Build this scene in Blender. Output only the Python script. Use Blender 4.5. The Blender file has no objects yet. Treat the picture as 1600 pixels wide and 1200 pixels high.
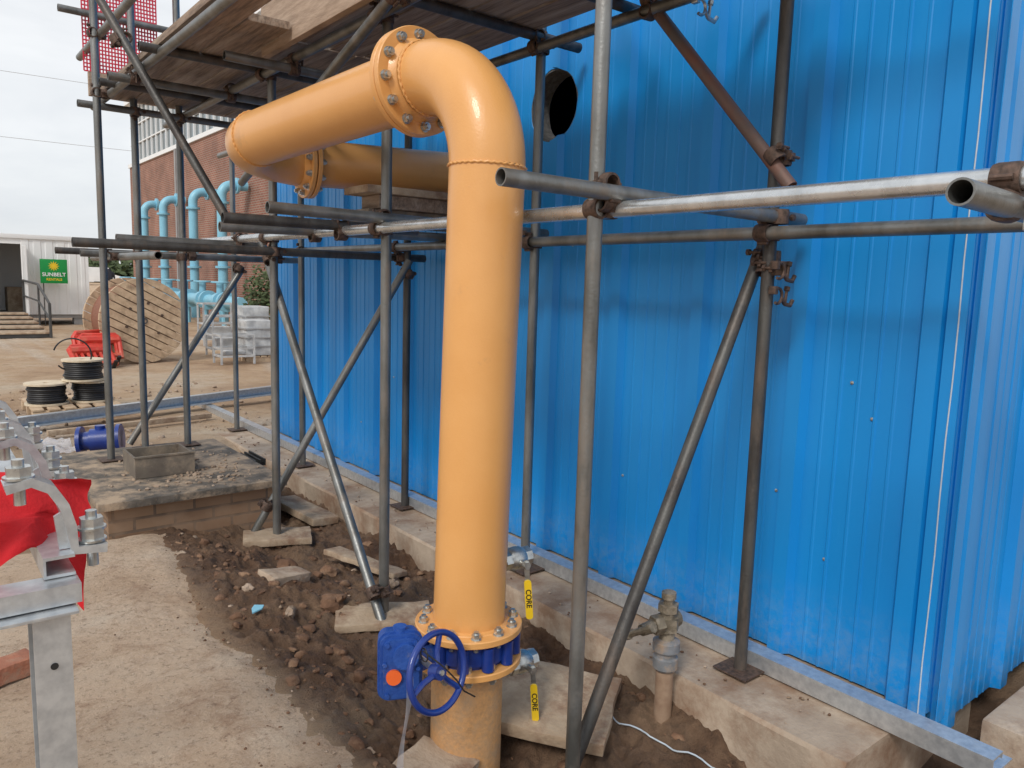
import bpy, bmesh, math, random
from mathutils import Vector, Matrix, Euler, noise
random.seed(7)
V=Vector
scene=bpy.context.scene
COL=scene.collection
WL={}
# ------------------------------------------------------------------ materials
def nn(nt,t,**k):
    n=nt.nodes.new(t)
    for a,b in k.items():
        if a in n.inputs: n.inputs[a].default_value=b
        else: setattr(n,a,b)
    return n
def c4(c): return (c[0],c[1],c[2],1)
def ramp(nt,src,stops):
    r=nt.nodes.new('ShaderNodeValToRGB'); e=r.color_ramp.elements
    e[0].position=stops[0][0]; e[0].color=c4(stops[0][1])
    e[1].position=stops[-1][0]; e[1].color=c4(stops[-1][1])
    for p,c in stops[1:-1]:
        x=e.new(p); x.color=c4(c)
    nt.links.new(src,r.inputs[0]); return r.outputs[0]
def mixc(nt,f,a,b,mode='MIX'):
    m=nt.nodes.new('ShaderNodeMix'); m.data_type='RGBA'; m.blend_type=mode
    for s,v in ((0,f),(6,a),(7,b)):
        if isinstance(v,(int,float)): m.inputs[s].default_value=v
        elif isinstance(v,tuple): m.inputs[s].default_value=c4(v)
        else: nt.links.new(v,m.inputs[s])
    return m.outputs[2]
def g(v): return (v,v,v)
def mat(name,a,b=None,rough=.5,metal=0,sc=6,st=(1,1,1),dirt=None,dsc=3,dth=(.5,.65),bump=0,bsc=60,bst=None,coat=0,rv=.1,world=False):
    m=bpy.data.materials.new(name); m.use_nodes=True; nt=m.node_tree; L=nt.links
    P=nt.nodes['Principled BSDF']
    tc=nn(nt,'ShaderNodeTexCoord'); src=tc.outputs['Object']
    if world: src=nn(nt,'ShaderNodeNewGeometry').outputs['Position']
    mp=nn(nt,'ShaderNodeMapping'); mp.inputs['Scale'].default_value=st; L.new(src,mp.inputs[0])
    n=nn(nt,'ShaderNodeTexNoise',Scale=sc,Detail=6,Roughness=.6); L.new(mp.outputs[0],n.inputs['Vector'])
    b=b or tuple(x*.8 for x in a)
    col=ramp(nt,n.outputs[0],[(.35,b),(.65,a)])
    if dirt:
        n2=nn(nt,'ShaderNodeTexNoise',Scale=dsc,Detail=8,Roughness=.7); L.new(mp.outputs[0],n2.inputs['Vector'])
        f=ramp(nt,n2.outputs[0],[(dth[0],g(0)),(dth[1],g(1))])
        col=mixc(nt,f,col,dirt)
        if metal:
            inv=nn(nt,'ShaderNodeMapRange'); inv.inputs[3].default_value=metal; inv.inputs[4].default_value=metal*.2
            L.new(f,inv.inputs[0]); L.new(inv.outputs[0],P.inputs['Metallic'])
    L.new(col,P.inputs['Base Color'])
    if not(dirt and metal): P.inputs['Metallic'].default_value=metal
    rr=nn(nt,'ShaderNodeMapRange'); rr.inputs[3].default_value=max(.02,rough-rv); rr.inputs[4].default_value=min(1,rough+rv)
    L.new(n.outputs[0],rr.inputs[0]); L.new(rr.outputs[0],P.inputs['Roughness'])
    P.inputs['Coat Weight'].default_value=coat
    if bump:
        n3=nn(nt,'ShaderNodeTexNoise',Scale=bsc,Detail=5,Roughness=.6)
        if bst:
            mp3=nn(nt,'ShaderNodeMapping'); mp3.inputs['Scale'].default_value=bst; L.new(src,mp3.inputs[0]); L.new(mp3.outputs[0],n3.inputs['Vector'])
        else: L.new(src,n3.inputs['Vector'])
        bp=nn(nt,'ShaderNodeBump',Strength=min(1,bump),Distance=.01); L.new(n3.outputs[0],bp.inputs['Height']); L.new(bp.outputs[0],P.inputs['Normal'])
    return m
M={}
M['yellow']=mat('yellow_pipe_paint',(.75,.385,.13),(.71,.35,.11),rough=.34,sc=3,bump=.12,bsc=130,coat=.18,dirt=(.48,.265,.12),dsc=5,dth=(.62,.85))
M['yellow_rough']=mat('yellow_pipe_rough_wrap',(.68,.36,.145),(.52,.29,.13),rough=.7,sc=70,bump=.3,bsc=110,dirt=(.45,.31,.195),dsc=9,dth=(.45,.72))
M['steel']=mat('weathered_galvanised_tube',(.27,.275,.27),(.15,.15,.14),rough=.42,metal=.7,sc=9,st=(1,1,.35),dirt=(.20,.165,.135),dsc=7,dth=(.52,.70),bump=.15,bsc=90,world=True)
M['bright']=mat('new_galvanised_tube',(.72,.74,.75),(.52,.54,.55),rough=.27,metal=.8,sc=12,dirt=(.38,.37,.35),dsc=7,dth=(.62,.75),bump=.08,bsc=80,world=True)
M['dark']=mat('dark_scaffold_tube',(.12,.12,.115),(.065,.06,.058),rough=.48,metal=.6,sc=12,st=(1,1,.3),dirt=(.13,.10,.08),dsc=9,dth=(.5,.7),bump=.2,bsc=90,world=True)
M['rust']=mat('rusty_tube',(.23,.11,.08),(.15,.13,.12),rough=.6,metal=.4,sc=5,dirt=(.20,.08,.05),dsc=6,dth=(.45,.65),bump=.2,bsc=70,world=True)
M['coupler']=mat('rusty_coupler',(.17,.11,.085),(.07,.05,.04),rough=.65,metal=.5,sc=60,bump=.3,bsc=120,world=True)
M['bolt']=mat('zinc_bolt',(.64,.66,.64),(.42,.43,.43),rough=.3,metal=.85,sc=40)
M['galv']=mat('galvanised_steel',(.64,.67,.69),(.47,.50,.53),rough=.34,metal=.65,sc=35,bump=.06,bsc=60,dirt=(.45,.43,.40),dsc=9,dth=(.58,.8))
M['board']=mat('scaffold_board_timber',(.36,.265,.20),(.17,.125,.095),rough=.85,sc=9,st=(9,.6,6),dirt=(.47,.38,.30),dsc=2,dth=(.48,.66),bump=.5,bsc=40,bst=(12,.7,6),world=True)
M['boardx']=mat('toe_board_timber',(.48,.36,.27),(.32,.23,.165),rough=.85,sc=6,st=(1,1,8),dirt=(.24,.17,.12),dsc=2,dth=(.58,.75),bump=.4,bsc=40,bst=(1,1,10),world=True)
M['sole']=mat('muddy_sole_board',(.54,.43,.31),(.38,.28,.19),rough=.9,sc=7,dirt=(.27,.17,.11),dsc=5,dth=(.45,.63),bump=.5,bsc=45)
M['conc']=mat('dusty_concrete',(.54,.43,.33),(.38,.285,.20),rough=.95,sc=4,dirt=(.26,.16,.105),dsc=5,dth=(.48,.66),bump=.7,bsc=45,world=True)
M['slab']=mat('footing_concrete',(.50,.40,.305),(.36,.28,.21),rough=.95,sc=5,dirt=(.27,.17,.11),dsc=3,dth=(.46,.64),bump=.4,bsc=50,world=True)
M['valveblue']=mat('blue_valve_paint',(.010,.045,.27),(.008,.03,.20),rough=.33,sc=10,coat=.3,dirt=(.10,.10,.18),dsc=12,dth=(.62,.8),bump=.1,bsc=120)
M['gearblue']=mat('faded_blue_gearbox_paint',(.02,.085,.36),(.012,.06,.29),rough=.5,sc=18,bump=.35,bsc=100,dirt=(.22,.21,.26),dsc=11,dth=(.55,.75))
M['orange']=mat('orange_sticker',(.9,.16,.03),(.85,.13,.02),rough=.5)
M['black']=mat('black_plastic',(.02,.02,.02),(.012,.012,.012),rough=.55)
M['darkin']=mat('dark_interior',(.02,.02,.02),(.015,.015,.015),rough=.9)
M['yellowlever']=mat('yellow_vinyl_lever',(.85,.60,.02),(.8,.52,.02),rough=.4)
M['brass']=mat('weathered_brass',(.27,.23,.17),(.17,.14,.10),rough=.6,metal=.45,sc=30,dirt=(.36,.30,.23),dsc=15,dth=(.45,.65),bump=.3,bsc=90)
M['plasticgrey']=mat('grey_pipe_fitting',(.24,.25,.27),(.17,.18,.19),rough=.55,dirt=(.38,.28,.2),dsc=14,dth=(.45,.62),sc=20)
M['muddyplastic']=mat('muddy_plastic_pipe',(.36,.25,.17),(.27,.17,.11),rough=.8,sc=15,bump=.3,bsc=60)
M['white']=mat('white_painted_panel',(.83,.84,.84),(.78,.79,.79),rough=.45,sc=2)
M['redcloth']=mat('red_cloth',(.62,.010,.018),(.48,.007,.012),rough=.85,sc=8,bump=.3,bsc=150)
M['redplastic']=mat('red_barrier_plastic',(.66,.05,.03),(.5,.04,.025),rough=.5,sc=8,dirt=(.4,.2,.12),dsc=4,dth=(.5,.75))
M['rednet']=mat('red_mesh_guard',(.74,.04,.08),(.66,.03,.06),rough=.5)
M['wood']=mat('pale_drum_timber',(.60,.45,.30),(.43,.30,.195),rough=.85,sc=5,st=(2,2,2),dirt=(.27,.19,.125),dsc=3,dth=(.52,.72),bump=.3,bsc=30)
M['palewood']=mat('pale_reel_flange',(.70,.60,.45),(.58,.47,.33),rough=.8,sc=12)
M['cablerust']=mat('rust_brown_cable',(.27,.12,.075),(.19,.08,.05),rough=.6,sc=10,st=(1,1,12))
M['cableblack']=mat('black_cable',(.025,.025,.028),(.012,.012,.013),rough=.5)
M['lightblue']=mat('light_blue_pipe_paint',(.25,.55,.70),(.2,.47,.62),rough=.4,sc=1.5)
M['green']=mat('green_sign_face',(.0,.28,.05),(.0,.24,.045),rough=.4)
M['signyellow']=mat('sign_yellow',(.85,.6,.02),(.8,.55,.02),rough=.4)
M['signwhite']=mat('sign_white',(.8,.8,.8),(.78,.78,.78),rough=.4)
M['bead']=mat('pale_sealant',(.55,.62,.68),(.45,.52,.6),rough=.6,sc=20)
M['redbrick']=mat('loose_red_brick',(.42,.17,.10),(.30,.12,.075),rough=.9,sc=12,bump=.5,bsc=60,dirt=(.35,.25,.18),dsc=9,dth=(.5,.7))
M['stone']=mat('rubble_stone',(.44,.34,.26),(.26,.18,.12),rough=.95,sc=9,bump=.4,bsc=60,world=True)
M['clod']=mat('soil_clod',(.22,.122,.072),(.11,.056,.032),rough=.98,sc=7,dirt=(.31,.195,.12),dsc=11,dth=(.5,.7),bump=.6,bsc=80,world=True)
M['wrap']=mat('white_wrapped_goods',(.56,.57,.57),(.34,.35,.36),rough=.5,sc=6,bump=.4,bsc=14)
M['grey']=mat('grey_paint',(.36,.36,.36),(.3,.3,.3),rough=.6)
M['lining']=mat('grey_lining',(.13,.13,.13),(.06,.06,.06),rough=.9,sc=40,bump=.5)
M['darkmetal']=mat('dark_painted_metal',(.06,.06,.06),(.04,.04,.04),rough=.6)
M['tray']=mat('grey_brown_plastic_tray',(.19,.16,.125),(.13,.105,.085),rough=.7,sc=9,dirt=(.33,.26,.19),dsc=7,dth=(.5,.7))
M['clothdark']=mat('dark_workwear',(.03,.035,.05),rough=.9)
M['leaf']=mat('hedge_foliage',(.08,.11,.04),(.04,.06,.022),rough=.8,sc=2,world=True)
M['asph']=mat('rubber_black',(.03,.03,.03),rough=.8)
M['felt']=mat('bitumen_felt_chamber_cover',(.15,.13,.11),(.075,.065,.055),rough=.9,sc=12,dirt=(.40,.30,.21),dsc=4,dth=(.44,.58),bump=.5,bsc=60,world=True)
def glass():
    m=bpy.data.materials.new('window_glass'); m.use_nodes=True; P=m.node_tree.nodes['Principled BSDF']
    P.inputs['Base Color'].default_value=(.20,.24,.26,1); P.inputs['Roughness'].default_value=.08; P.inputs['Metallic'].default_value=.55
    return m
M['glass']=glass()
def film():
    m=bpy.data.materials.new('clear_film'); m.use_nodes=True; P=m.node_tree.nodes['Principled BSDF']
    P.inputs['Base Color'].default_value=(.8,.8,.85,1); P.inputs['Roughness'].default_value=.15; P.inputs['Alpha'].default_value=.4
    return m
M['film']=film()
def brickmat(name,c1,c2,mor,axes,scale,bw=.5,rh=.25,dirt=None):
    m=bpy.data.materials.new(name); m.use_nodes=True; nt=m.node_tree; L=nt.links; P=nt.nodes['Principled BSDF']
    ge=nn(nt,'ShaderNodeNewGeometry'); sx=nn(nt,'ShaderNodeSeparateXYZ'); L.new(ge.outputs['Position'],sx.inputs[0])
    cx=nn(nt,'ShaderNodeCombineXYZ')
    if axes=='yz': L.new(sx.outputs[1],cx.inputs[0])
    else:
        ad=nn(nt,'ShaderNodeMath',operation='ADD'); L.new(sx.outputs[0],ad.inputs[0]); L.new(sx.outputs[1],ad.inputs[1]); L.new(ad.outputs[0],cx.inputs[0])
    L.new(sx.outputs[2],cx.inputs[1])
    b=nn(nt,'ShaderNodeTexBrick',Scale=scale); b.inputs['Brick Width'].default_value=bw; b.inputs['Row Height'].default_value=rh; b.inputs['Mortar Size'].default_value=.018 if axes=='yz' else .008
    b.inputs['Color1'].default_value=c4(c1); b.inputs['Color2'].default_value=c4(c2); b.inputs['Mortar'].default_value=c4(mor); L.new(cx.outputs[0],b.inputs['Vector'])
    n=nn(nt,'ShaderNodeTexNoise',Scale=1.3,Detail=8); L.new(ge.outputs['Position'],n.inputs['Vector'])
    f=ramp(nt,n.outputs[0],[(.35,g(.72)),(.7,g(1.12))])
    col=mixc(nt,1.0,b.outputs[0],f,'MULTIPLY')
    if dirt:
        n2=nn(nt,'ShaderNodeTexNoise',Scale=7,Detail=8); L.new(ge.outputs['Position'],n2.inputs['Vector'])
        col=mixc(nt,ramp(nt,n2.outputs[0],[(.45,g(0)),(.65,g(.8))]),col,dirt)
    L.new(col,P.inputs['Base Color']); P.inputs['Roughness'].default_value=.9
    bp=nn(nt,'ShaderNodeBump',Strength=.6,Distance=.01); inv=nn(nt,'ShaderNodeMath',operation='SUBTRACT'); inv.inputs[0].default_value=1; L.new(b.outputs['Fac'],inv.inputs[1]); L.new(inv.outputs[0],bp.inputs['Height']); L.new(bp.outputs[0],P.inputs['Normal'])
    return m
M['brickwall']=brickmat('red_brickwork',(.34,.115,.07),(.26,.085,.055),(.33,.24,.19),'yz',1.0,.225,.075)
M['chamber']=brickmat('dusty_chamber_brick',(.38,.24,.145),(.28,.165,.10),(.20,.14,.10),'xy',1.0,.225,.075,dirt=(.32,.21,.135))
def bluewall():
    m=bpy.data.materials.new('blue_profiled_sheet'); m.use_nodes=True; nt=m.node_tree; L=nt.links; P=nt.nodes['Principled BSDF']
    ge=nn(nt,'ShaderNodeNewGeometry'); pos=ge.outputs['Position']
    def N(st,sc,d=6,r=.6,dist=0):
        mp=nn(nt,'ShaderNodeMapping'); mp.inputs['Scale'].default_value=st; L.new(pos,mp.inputs[0])
        n=nn(nt,'ShaderNodeTexNoise',Scale=sc,Detail=d,Roughness=r,Distortion=dist); L.new(mp.outputs[0],n.inputs['Vector']); return n.outputs[0]
    a=N((1,1,.08),4,3); col=ramp(nt,a,[(.3,(.004,.245,.66)),(.55,(.005,.265,.70)),(.75,(.007,.285,.74))])
    s=N((4,4,.06),22,8,.75,.2); f=ramp(nt,s,[(.62,g(0)),(.76,g(.28))]); col=mixc(nt,f,col,(.05,.40,.82))
    s2=N((1.2,1.2,.25),26,9,.85,1.2); f2=ramp(nt,s2,[(.70,g(0)),(.74,g(.5))]); col=mixc(nt,f2,col,(.28,.55,.80))
    sx=nn(nt,'ShaderNodeSeparateXYZ'); L.new(pos,sx.inputs[0])
    mr=nn(nt,'ShaderNodeMapRange'); mr.inputs[1].default_value=-1.5; mr.inputs[2].default_value=-1.15; mr.inputs[3].default_value=.35; mr.inputs[4].default_value=0; L.new(sx.outputs[2],mr.inputs[0])
    sp=N((1,1,1),22,8,.8); mu=nn(nt,'ShaderNodeMath',operation='MULTIPLY'); L.new(mr.outputs[0],mu.inputs[0]); L.new(ramp(nt,sp,[(.42,g(0)),(.62,g(1))]),mu.inputs[1])
    col=mixc(nt,mu.outputs[0],col,(.28,.34,.38))
    L.new(col,P.inputs['Base Color'])
    rr=nn(nt,'ShaderNodeMapRange'); rr.inputs[3].default_value=.30; rr.inputs[4].default_value=.46; L.new(s,rr.inputs[0]); L.new(rr.outputs[0],P.inputs['Roughness'])
    b1=N((1,1,.35),2.0,2); b2=N((1,1,.2),30,5)
    bp=nn(nt,'ShaderNodeBump',Strength=.16,Distance=.03); L.new(b1,bp.inputs['Height'])
    bq=nn(nt,'ShaderNodeBump',Strength=.08,Distance=.004); L.new(b2,bq.inputs['Height']); L.new(bp.outputs[0],bq.inputs['Normal']); L.new(bq.outputs[0],P.inputs['Normal'])
    return m
M['bluewall']=bluewall()
def groundmat():
    m=bpy.data.materials.new('site_soil'); m.use_nodes=True; nt=m.node_tree; L=nt.links; P=nt.nodes['Principled BSDF']
    pos=nn(nt,'ShaderNodeNewGeometry').outputs['Position']
    def N(sc,d=8,r=.65):
        n=nn(nt,'ShaderNodeTexNoise',Scale=sc,Detail=d,Roughness=r); L.new(pos,n.inputs['Vector']); return n.outputs[0]
    dry=ramp(nt,N(.55,10,.7),[(.32,(.31,.185,.105)),(.5,(.50,.345,.215)),(.66,(.58,.47,.345))])
    dry=mixc(nt,ramp(nt,N(6),[(.5,g(0)),(.72,g(.6))]),dry,(.29,.17,.10))
    wet=ramp(nt,N(3.2,10,.7),[(.32,(.055,.026,.015)),(.5,(.155,.080,.044)),(.68,(.33,.205,.125))])
    wet=mixc(nt,ramp(nt,N(30,8,.8),[(.52,g(0)),(.68,g(.45))]),wet,(.30,.19,.12))
    wet=mixc(nt,ramp(nt,N(15,6,.7),[(.50,g(0)),(.62,g(.7))]),wet,(.06,.029,.017))
    at=nn(nt,'ShaderNodeAttribute',attribute_name='mud')
    gr=nn(nt,'ShaderNodeAttribute',attribute_name='gravel')
    col=mixc(nt,at.outputs['Fac'],dry,wet)
    vo=nn(nt,'ShaderNodeTexVoronoi',Scale=28); L.new(pos,vo.inputs['Vector'])
    gcol=ramp(nt,vo.outputs['Color'],[(.2,(.42,.38,.33)),(.8,(.74,.70,.63))])
    col=mixc(nt,gr.outputs['Fac'],col,gcol)
    L.new(col,P.inputs['Base Color'])
    rg=nn(nt,'ShaderNodeMapRange'); rg.inputs[1].default_value=.35; rg.inputs[2].default_value=.6; rg.inputs[3].default_value=.62; rg.inputs[4].default_value=.95; L.new(N(3.2,10,.7),rg.inputs[0]); L.new(rg.outputs[0],P.inputs['Roughness'])
    n=N(22,12,.78); bp=nn(nt,'ShaderNodeBump',Strength=1.0,Distance=.045); L.new(n,bp.inputs['Height']); L.new(bp.outputs[0],P.inputs['Normal'])
    return m
M['ground']=groundmat()
def pavemat():
    m=bpy.data.materials.new('old_rough_concrete'); m.use_nodes=True; nt=m.node_tree; L=nt.links; P=nt.nodes['Principled BSDF']
    pos=nn(nt,'ShaderNodeNewGeometry').outputs['Position']
    def N(sc,d=8,r=.65,dist=0):
        n=nn(nt,'ShaderNodeTexNoise',Scale=sc,Detail=d,Roughness=r,Distortion=dist); L.new(pos,n.inputs['Vector']); return n.outputs[0]
    col=ramp(nt,N(1.6,9,.7),[(.32,(.54,.375,.25)),(.5,(.66,.495,.355)),(.68,(.71,.58,.45))])
    col=mixc(nt,ramp(nt,N(4.5,10,.8,.6),[(.50,g(0)),(.64,g(.75))]),col,(.40,.245,.155))
    col=mixc(nt,ramp(nt,N(34,6,.8),[(.53,g(0)),(.66,g(.75))]),col,(.26,.155,.10))
    col=mixc(nt,ramp(nt,N(70,4,.8),[(.58,g(0)),(.70,g(.55))]),col,(.78,.69,.58))
    L.new(col,P.inputs['Base Color']); P.inputs['Roughness'].default_value=.93
    bp=nn(nt,'ShaderNodeBump',Strength=1,Distance=.026); L.new(N(24,10,.8),bp.inputs['Height']); L.new(bp.outputs[0],P.inputs['Normal'])
    return m
M['pave']=pavemat()
# ------------------------------------------------------------------ mesh builder
def basis(d):
    z=V(d).normalized(); a=V((0,0,1)) if abs(z.z)<.95 else V((1,0,0))
    x=a.cross(z).normalized(); return x,z.cross(x),z
class MB:
    def __init__(s): s.bm=bmesh.new(); s.mi=0
    def face(s,vs):
        try:
            f=s.bm.faces.new(vs); f.material_index=s.mi; return f
        except ValueError: return None
    def lathe(s,p,ax,prof,seg=24,closed=False,sq=None):
        x,y,z=basis(ax); p=V(p); rings=[]
        for r,h in prof:
            if r<=1e-6: rings.append([s.bm.verts.new(p+z*h)])
            else: rings.append([s.bm.verts.new(p+z*h+x*(r*math.cos(2*math.pi*i/seg))+y*(r*math.sin(2*math.pi*i/seg))) for i in range(seg)])
        n=len(rings)
        for k in range(n if closed else n-1):
            a,b=rings[k],rings[(k+1)%n]
            for i in range(seg):
                j=(i+1)%seg
                if len(a)==1 and len(b)==1: continue
                if len(a)==1: s.face([a[0],b[i],b[j]])
                elif len(b)==1: s.face([a[i],a[j],b[0]])
                else: s.face([a[i],a[j],b[j],b[i]])
        return s
    def cyl(s,a,b,r,seg=16,r2=None):
        a=V(a); b=V(b); Ln=(b-a).length
        return s.lathe(a,b-a,[(0,0),(r,0),(r if r2 is None else r2,Ln),(0,Ln)],seg)
    def tube(s,a,b,ro=.0242,ri=.0202,seg=20):
        a=V(a); b=V(b); Ln=(b-a).length
        return s.lathe(a,b-a,[(ro,0),(ro,Ln),(ri,Ln),(ri,0)],seg,closed=True)
    def sweep(s,pts,r,seg=12,caps=True):
        pts=[V(p) for p in pts]; n=len(pts); R=r if isinstance(r,(list,tuple)) else [r]*n
        t=(pts[1]-pts[0]).normalized(); x,y,_=basis(t); rings=[]
        for i in range(n):
            t2=(pts[min(i+1,n-1)]-pts[max(i-1,0)]).normalized()
            q=t.rotation_difference(t2); x=q@x; y=q@y; t=t2
            rings.append([s.bm.verts.new(pts[i]+x*R[i]*math.cos(2*math.pi*k/seg)+y*R[i]*math.sin(2*math.pi*k/seg)) for k in range(seg)])
        for i in range(n-1):
            for k in range(seg):
                j=(k+1)%seg; s.face([rings[i][k],rings[i][j],rings[i+1][j],rings[i+1][k]])
        if caps: s.face(rings[0][::-1]); s.face(rings[-1])
        return s
    def box(s,c,size,rot=None,bev=0):
        c=V(c); hx,hy,hz=[v/2 for v in size]; m=rot if rot is not None else Matrix.Identity(3)
        vs=[s.bm.verts.new(c+m@V((sx*hx,sy*hy,sz*hz))) for sz in(-1,1) for sy in(-1,1) for sx in(-1,1)]
        fs=[s.face([vs[i] for i in q]) for q in((0,2,3,1),(4,5,7,6),(0,1,5,4),(2,6,7,3),(0,4,6,2),(1,3,7,5))]
        if bev:
            es=list({e for f in fs for e in f.edges}); bmesh.ops.bevel(s.bm,geom=es,offset=bev,segments=2,affect='EDGES',profile=.6)
        return s
    def bx(s,a,b,bev=0):
        a=V(a);b=V(b); return s.box((a+b)/2,[abs(v) for v in (b-a)],None,bev)
    def prism(s,poly,o,ax,ay,ext):
        o=V(o);ax=V(ax);ay=V(ay);ext=V(ext)
        A=[s.bm.verts.new(o+ax*p[0]+ay*p[1]) for p in poly]; B=[s.bm.verts.new(v.co+ext) for v in A]
        s.face(A[::-1]); s.face(B); n=len(A)
        for i in range(n): s.face([A[i],A[(i+1)%n],B[(i+1)%n],B[i]])
        return s
    def torus(s,c,ax,R,r,seg=36,ss=10,a0=0,a1=2*math.pi):
        x,y,z=basis(ax); c=V(c)
        full=abs(a1-a0-2*math.pi)<1e-6
        pts=[(c+x*R*math.cos(a0+(a1-a0)*i/seg)+y*R*math.sin(a0+(a1-a0)*i/seg)) for i in range(seg+(0 if full else 1))]
        if not full: return s.sweep(pts,r,ss)
        rings=[]
        for i in range(seg):
            a=2*math.pi*i/seg; d=x*math.cos(a)+y*math.sin(a)
            rings.append([s.bm.verts.new(c+d*(R+r*math.cos(2*math.pi*k/ss))+z*r*math.sin(2*math.pi*k/ss)) for k in range(ss)])
        for i in range(seg):
            for k in range(ss):
                s.face([rings[i][k],rings[(i+1)%seg][k],rings[(i+1)%seg][(k+1)%ss],rings[i][(k+1)%ss]])
        return s
    def rock(s,c,r,sub=1,flat=.7):
        ret=bmesh.ops.create_icosphere(s.bm,subdivisions=sub,radius=1)
        o=V((random.random()*50,random.random()*50,random.random()*50)); rz=Matrix.Rotation(random.random()*6.3,3,'Z')
        sx,sy=random.uniform(.7,1.3),random.uniform(.6,1.1)
        for v in ret['verts']:
            k=1+.55*noise.noise(v.co*1.3+o)+.18*noise.noise(v.co*3.7+o); q=V((v.co.x*sx,v.co.y*sy,v.co.z*flat))*k*r; v.co=V(c)+rz@q
        for f in {f for v in ret['verts'] for f in v.link_faces}: f.material_index=s.mi
        return s
    def done(s,name,mats,parent=None,smooth=True,label=None,cat=None,kind=None,group=None,ang=38,keep=False):
        bmesh.ops.recalc_face_normals(s.bm,faces=s.bm.faces)
        me=bpy.data.meshes.new(name); s.bm.to_mesh(me); s.bm.free()
        for m in (mats if isinstance(mats,(list,tuple)) else [mats]): me.materials.append(M[m] if isinstance(m,str) else m)
        if smooth:
            me.polygons.foreach_set('use_smooth',[True]*len(me.polygons)); me.set_sharp_from_angle(angle=math.radians(ang))
        return put(me,name,parent,label,cat,kind,group,keep)
def put(me,name,parent=None,label=None,cat=None,kind=None,group=None,keep=False):
    if keep or not me.vertices: c=V((0,0,0))
    else:
        xs=[v.co for v in me.vertices]
        c=V(((min(v.x for v in xs)+max(v.x for v in xs))/2,(min(v.y for v in xs)+max(v.y for v in xs))/2,min(v.z for v in xs)))
        me.transform(Matrix.Translation(-c))
    o=bpy.data.objects.new(name,me); COL.objects.link(o); WL[o.name]=c
    if parent: o.parent=parent; o.location=c-WL[parent.name]
    else: o.location=c
    meta(o,label,cat,kind,group); return o
def meta(o,label,cat,kind,group):
    if label: o['label']=label
    if cat: o['category']=cat
    if kind: o['kind']=kind
    if group: o['group']=group
def empty(name,loc,label,cat,group=None):
    o=bpy.data.objects.new(name,None); o.empty_display_size=.1; COL.objects.link(o); o.location=loc; WL[o.name]=V(loc); meta(o,label,cat,None,group); return o
def textobj(txt,size,mtx,matn,parent,name='lettering',ext=.002):
    cu=bpy.data.curves.new('tmp','FONT'); cu.body=txt; cu.size=size; cu.extrude=ext; cu.align_x='CENTER'; cu.align_y='CENTER'; cu.offset=size*.02
    t=bpy.data.objects.new('tmp',cu); COL.objects.link(t); bpy.context.view_layer.update()
    me=bpy.data.meshes.new_from_object(t.evaluated_get(bpy.context.evaluated_depsgraph_get())); bpy.data.objects.remove(t)
    me.transform(mtx); me.name=name; me.materials.clear(); me.materials.append(M[matn]); return put(me,name,parent)
def frame(o,ax,ay):
    ax=V(ax).normalized(); ay=V(ay).normalized(); az=ax.cross(ay); m=Matrix.Identity(4)
    for i,a in enumerate((ax,ay,az)):
        m[0][i],m[1][i],m[2][i]=a
    m[0][3],m[1][3],m[2][3]=o; return m
def sm(a,b,x):
    t=max(0,min(1,(x-a)/(b-a))); return t*t*(3-2*t)
def fn(x,y,sc,oct=4):
    s=0;a=1;t=0
    for i in range(oct):
        s+=a*noise.noise(V((x*sc,y*sc,i*7.3))); t+=a; a*=.55; sc*=2.1
    return s/t
# ------------------------------------------------------------------ ground
def edge(y): return 1.03+.08*noise.noise(V((y*1.7,3.1,0)))+.03*noise.noise(V((y*6,9,0)))+.018*noise.noise(V((y*17,5,0)))+.012*noise.noise(V((y*40,2,0)))+.10*sm(3.4,4.5,y)
def gz(x,y):
    e=edge(y) if -2<y<6 else 1.03
    tm=sm(e-.06,e+.55,x)*(1-sm(6.1,7.0,y)); tm*=1-sm(3.6,4.2,x)
    rg=sm(e-.05,e+.12,x)*(1-sm(6.1,7.0,y))*(1-sm(3.6,4.2,x))
    z=-1.512-.13*tm
    z+=(.02+.07*tm)*fn(x,y,2.3)*(1 if abs(x)+abs(y)<40 else 0)*sm(0,1,rg+(0 if .6<x<1.2 and y<6 else 1))
    if rg>.01:
        z+=.065*rg*fn(x+9,y,8,5)
        z+=.045*rg*(.35-abs(noise.noise(V((x*7,y*7,4)))))*(.5+fn(x,y,1.7,2))*1.4
        z+=.022*rg*noise.noise(V((x*27,y*27,2)))+.010*rg*noise.noise(V((x*55,y*55,6)))
    z-=.32*math.exp(-((x-1.5)**2+(y-1.75)**2)/(.36**2))*sm(e,e+.3,x)
    z-=.10*tm*(1-sm(1.2,2.0,y))
    z+=.11*math.exp(-((x-1.45)**2+(y-3.5)**2)/(.30**2))
    z-=.07*(1-sm(e-.15,e-.02,x))*(1-sm(4.3,4.9,y))
    z+=.05*math.exp(-((x-1.9)**2+(y-10)**2)/4)
    if x<.8: z+=.16*math.exp(-((x-.35)**2+(y-7.2)**2)/.35)
    return z
def axis(lo,hi,st,ext):
    a=[lo+i*st for i in range(int((hi-lo)/st)+1)]; s=st; u=a[-1]
    while u<ext: s*=1.25; u+=s; a.append(u)
    s=st; u=a[0]; pre=[]
    while u>-ext: s*=1.25; u-=s; pre.append(u)
    return pre[::-1]+a
xs=axis(.8,2.4,.012,900); ys=axis(1.0,5.6,.015,900)
me=bpy.data.meshes.new('ground'); vs=[];mud=[];gra=[]
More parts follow.
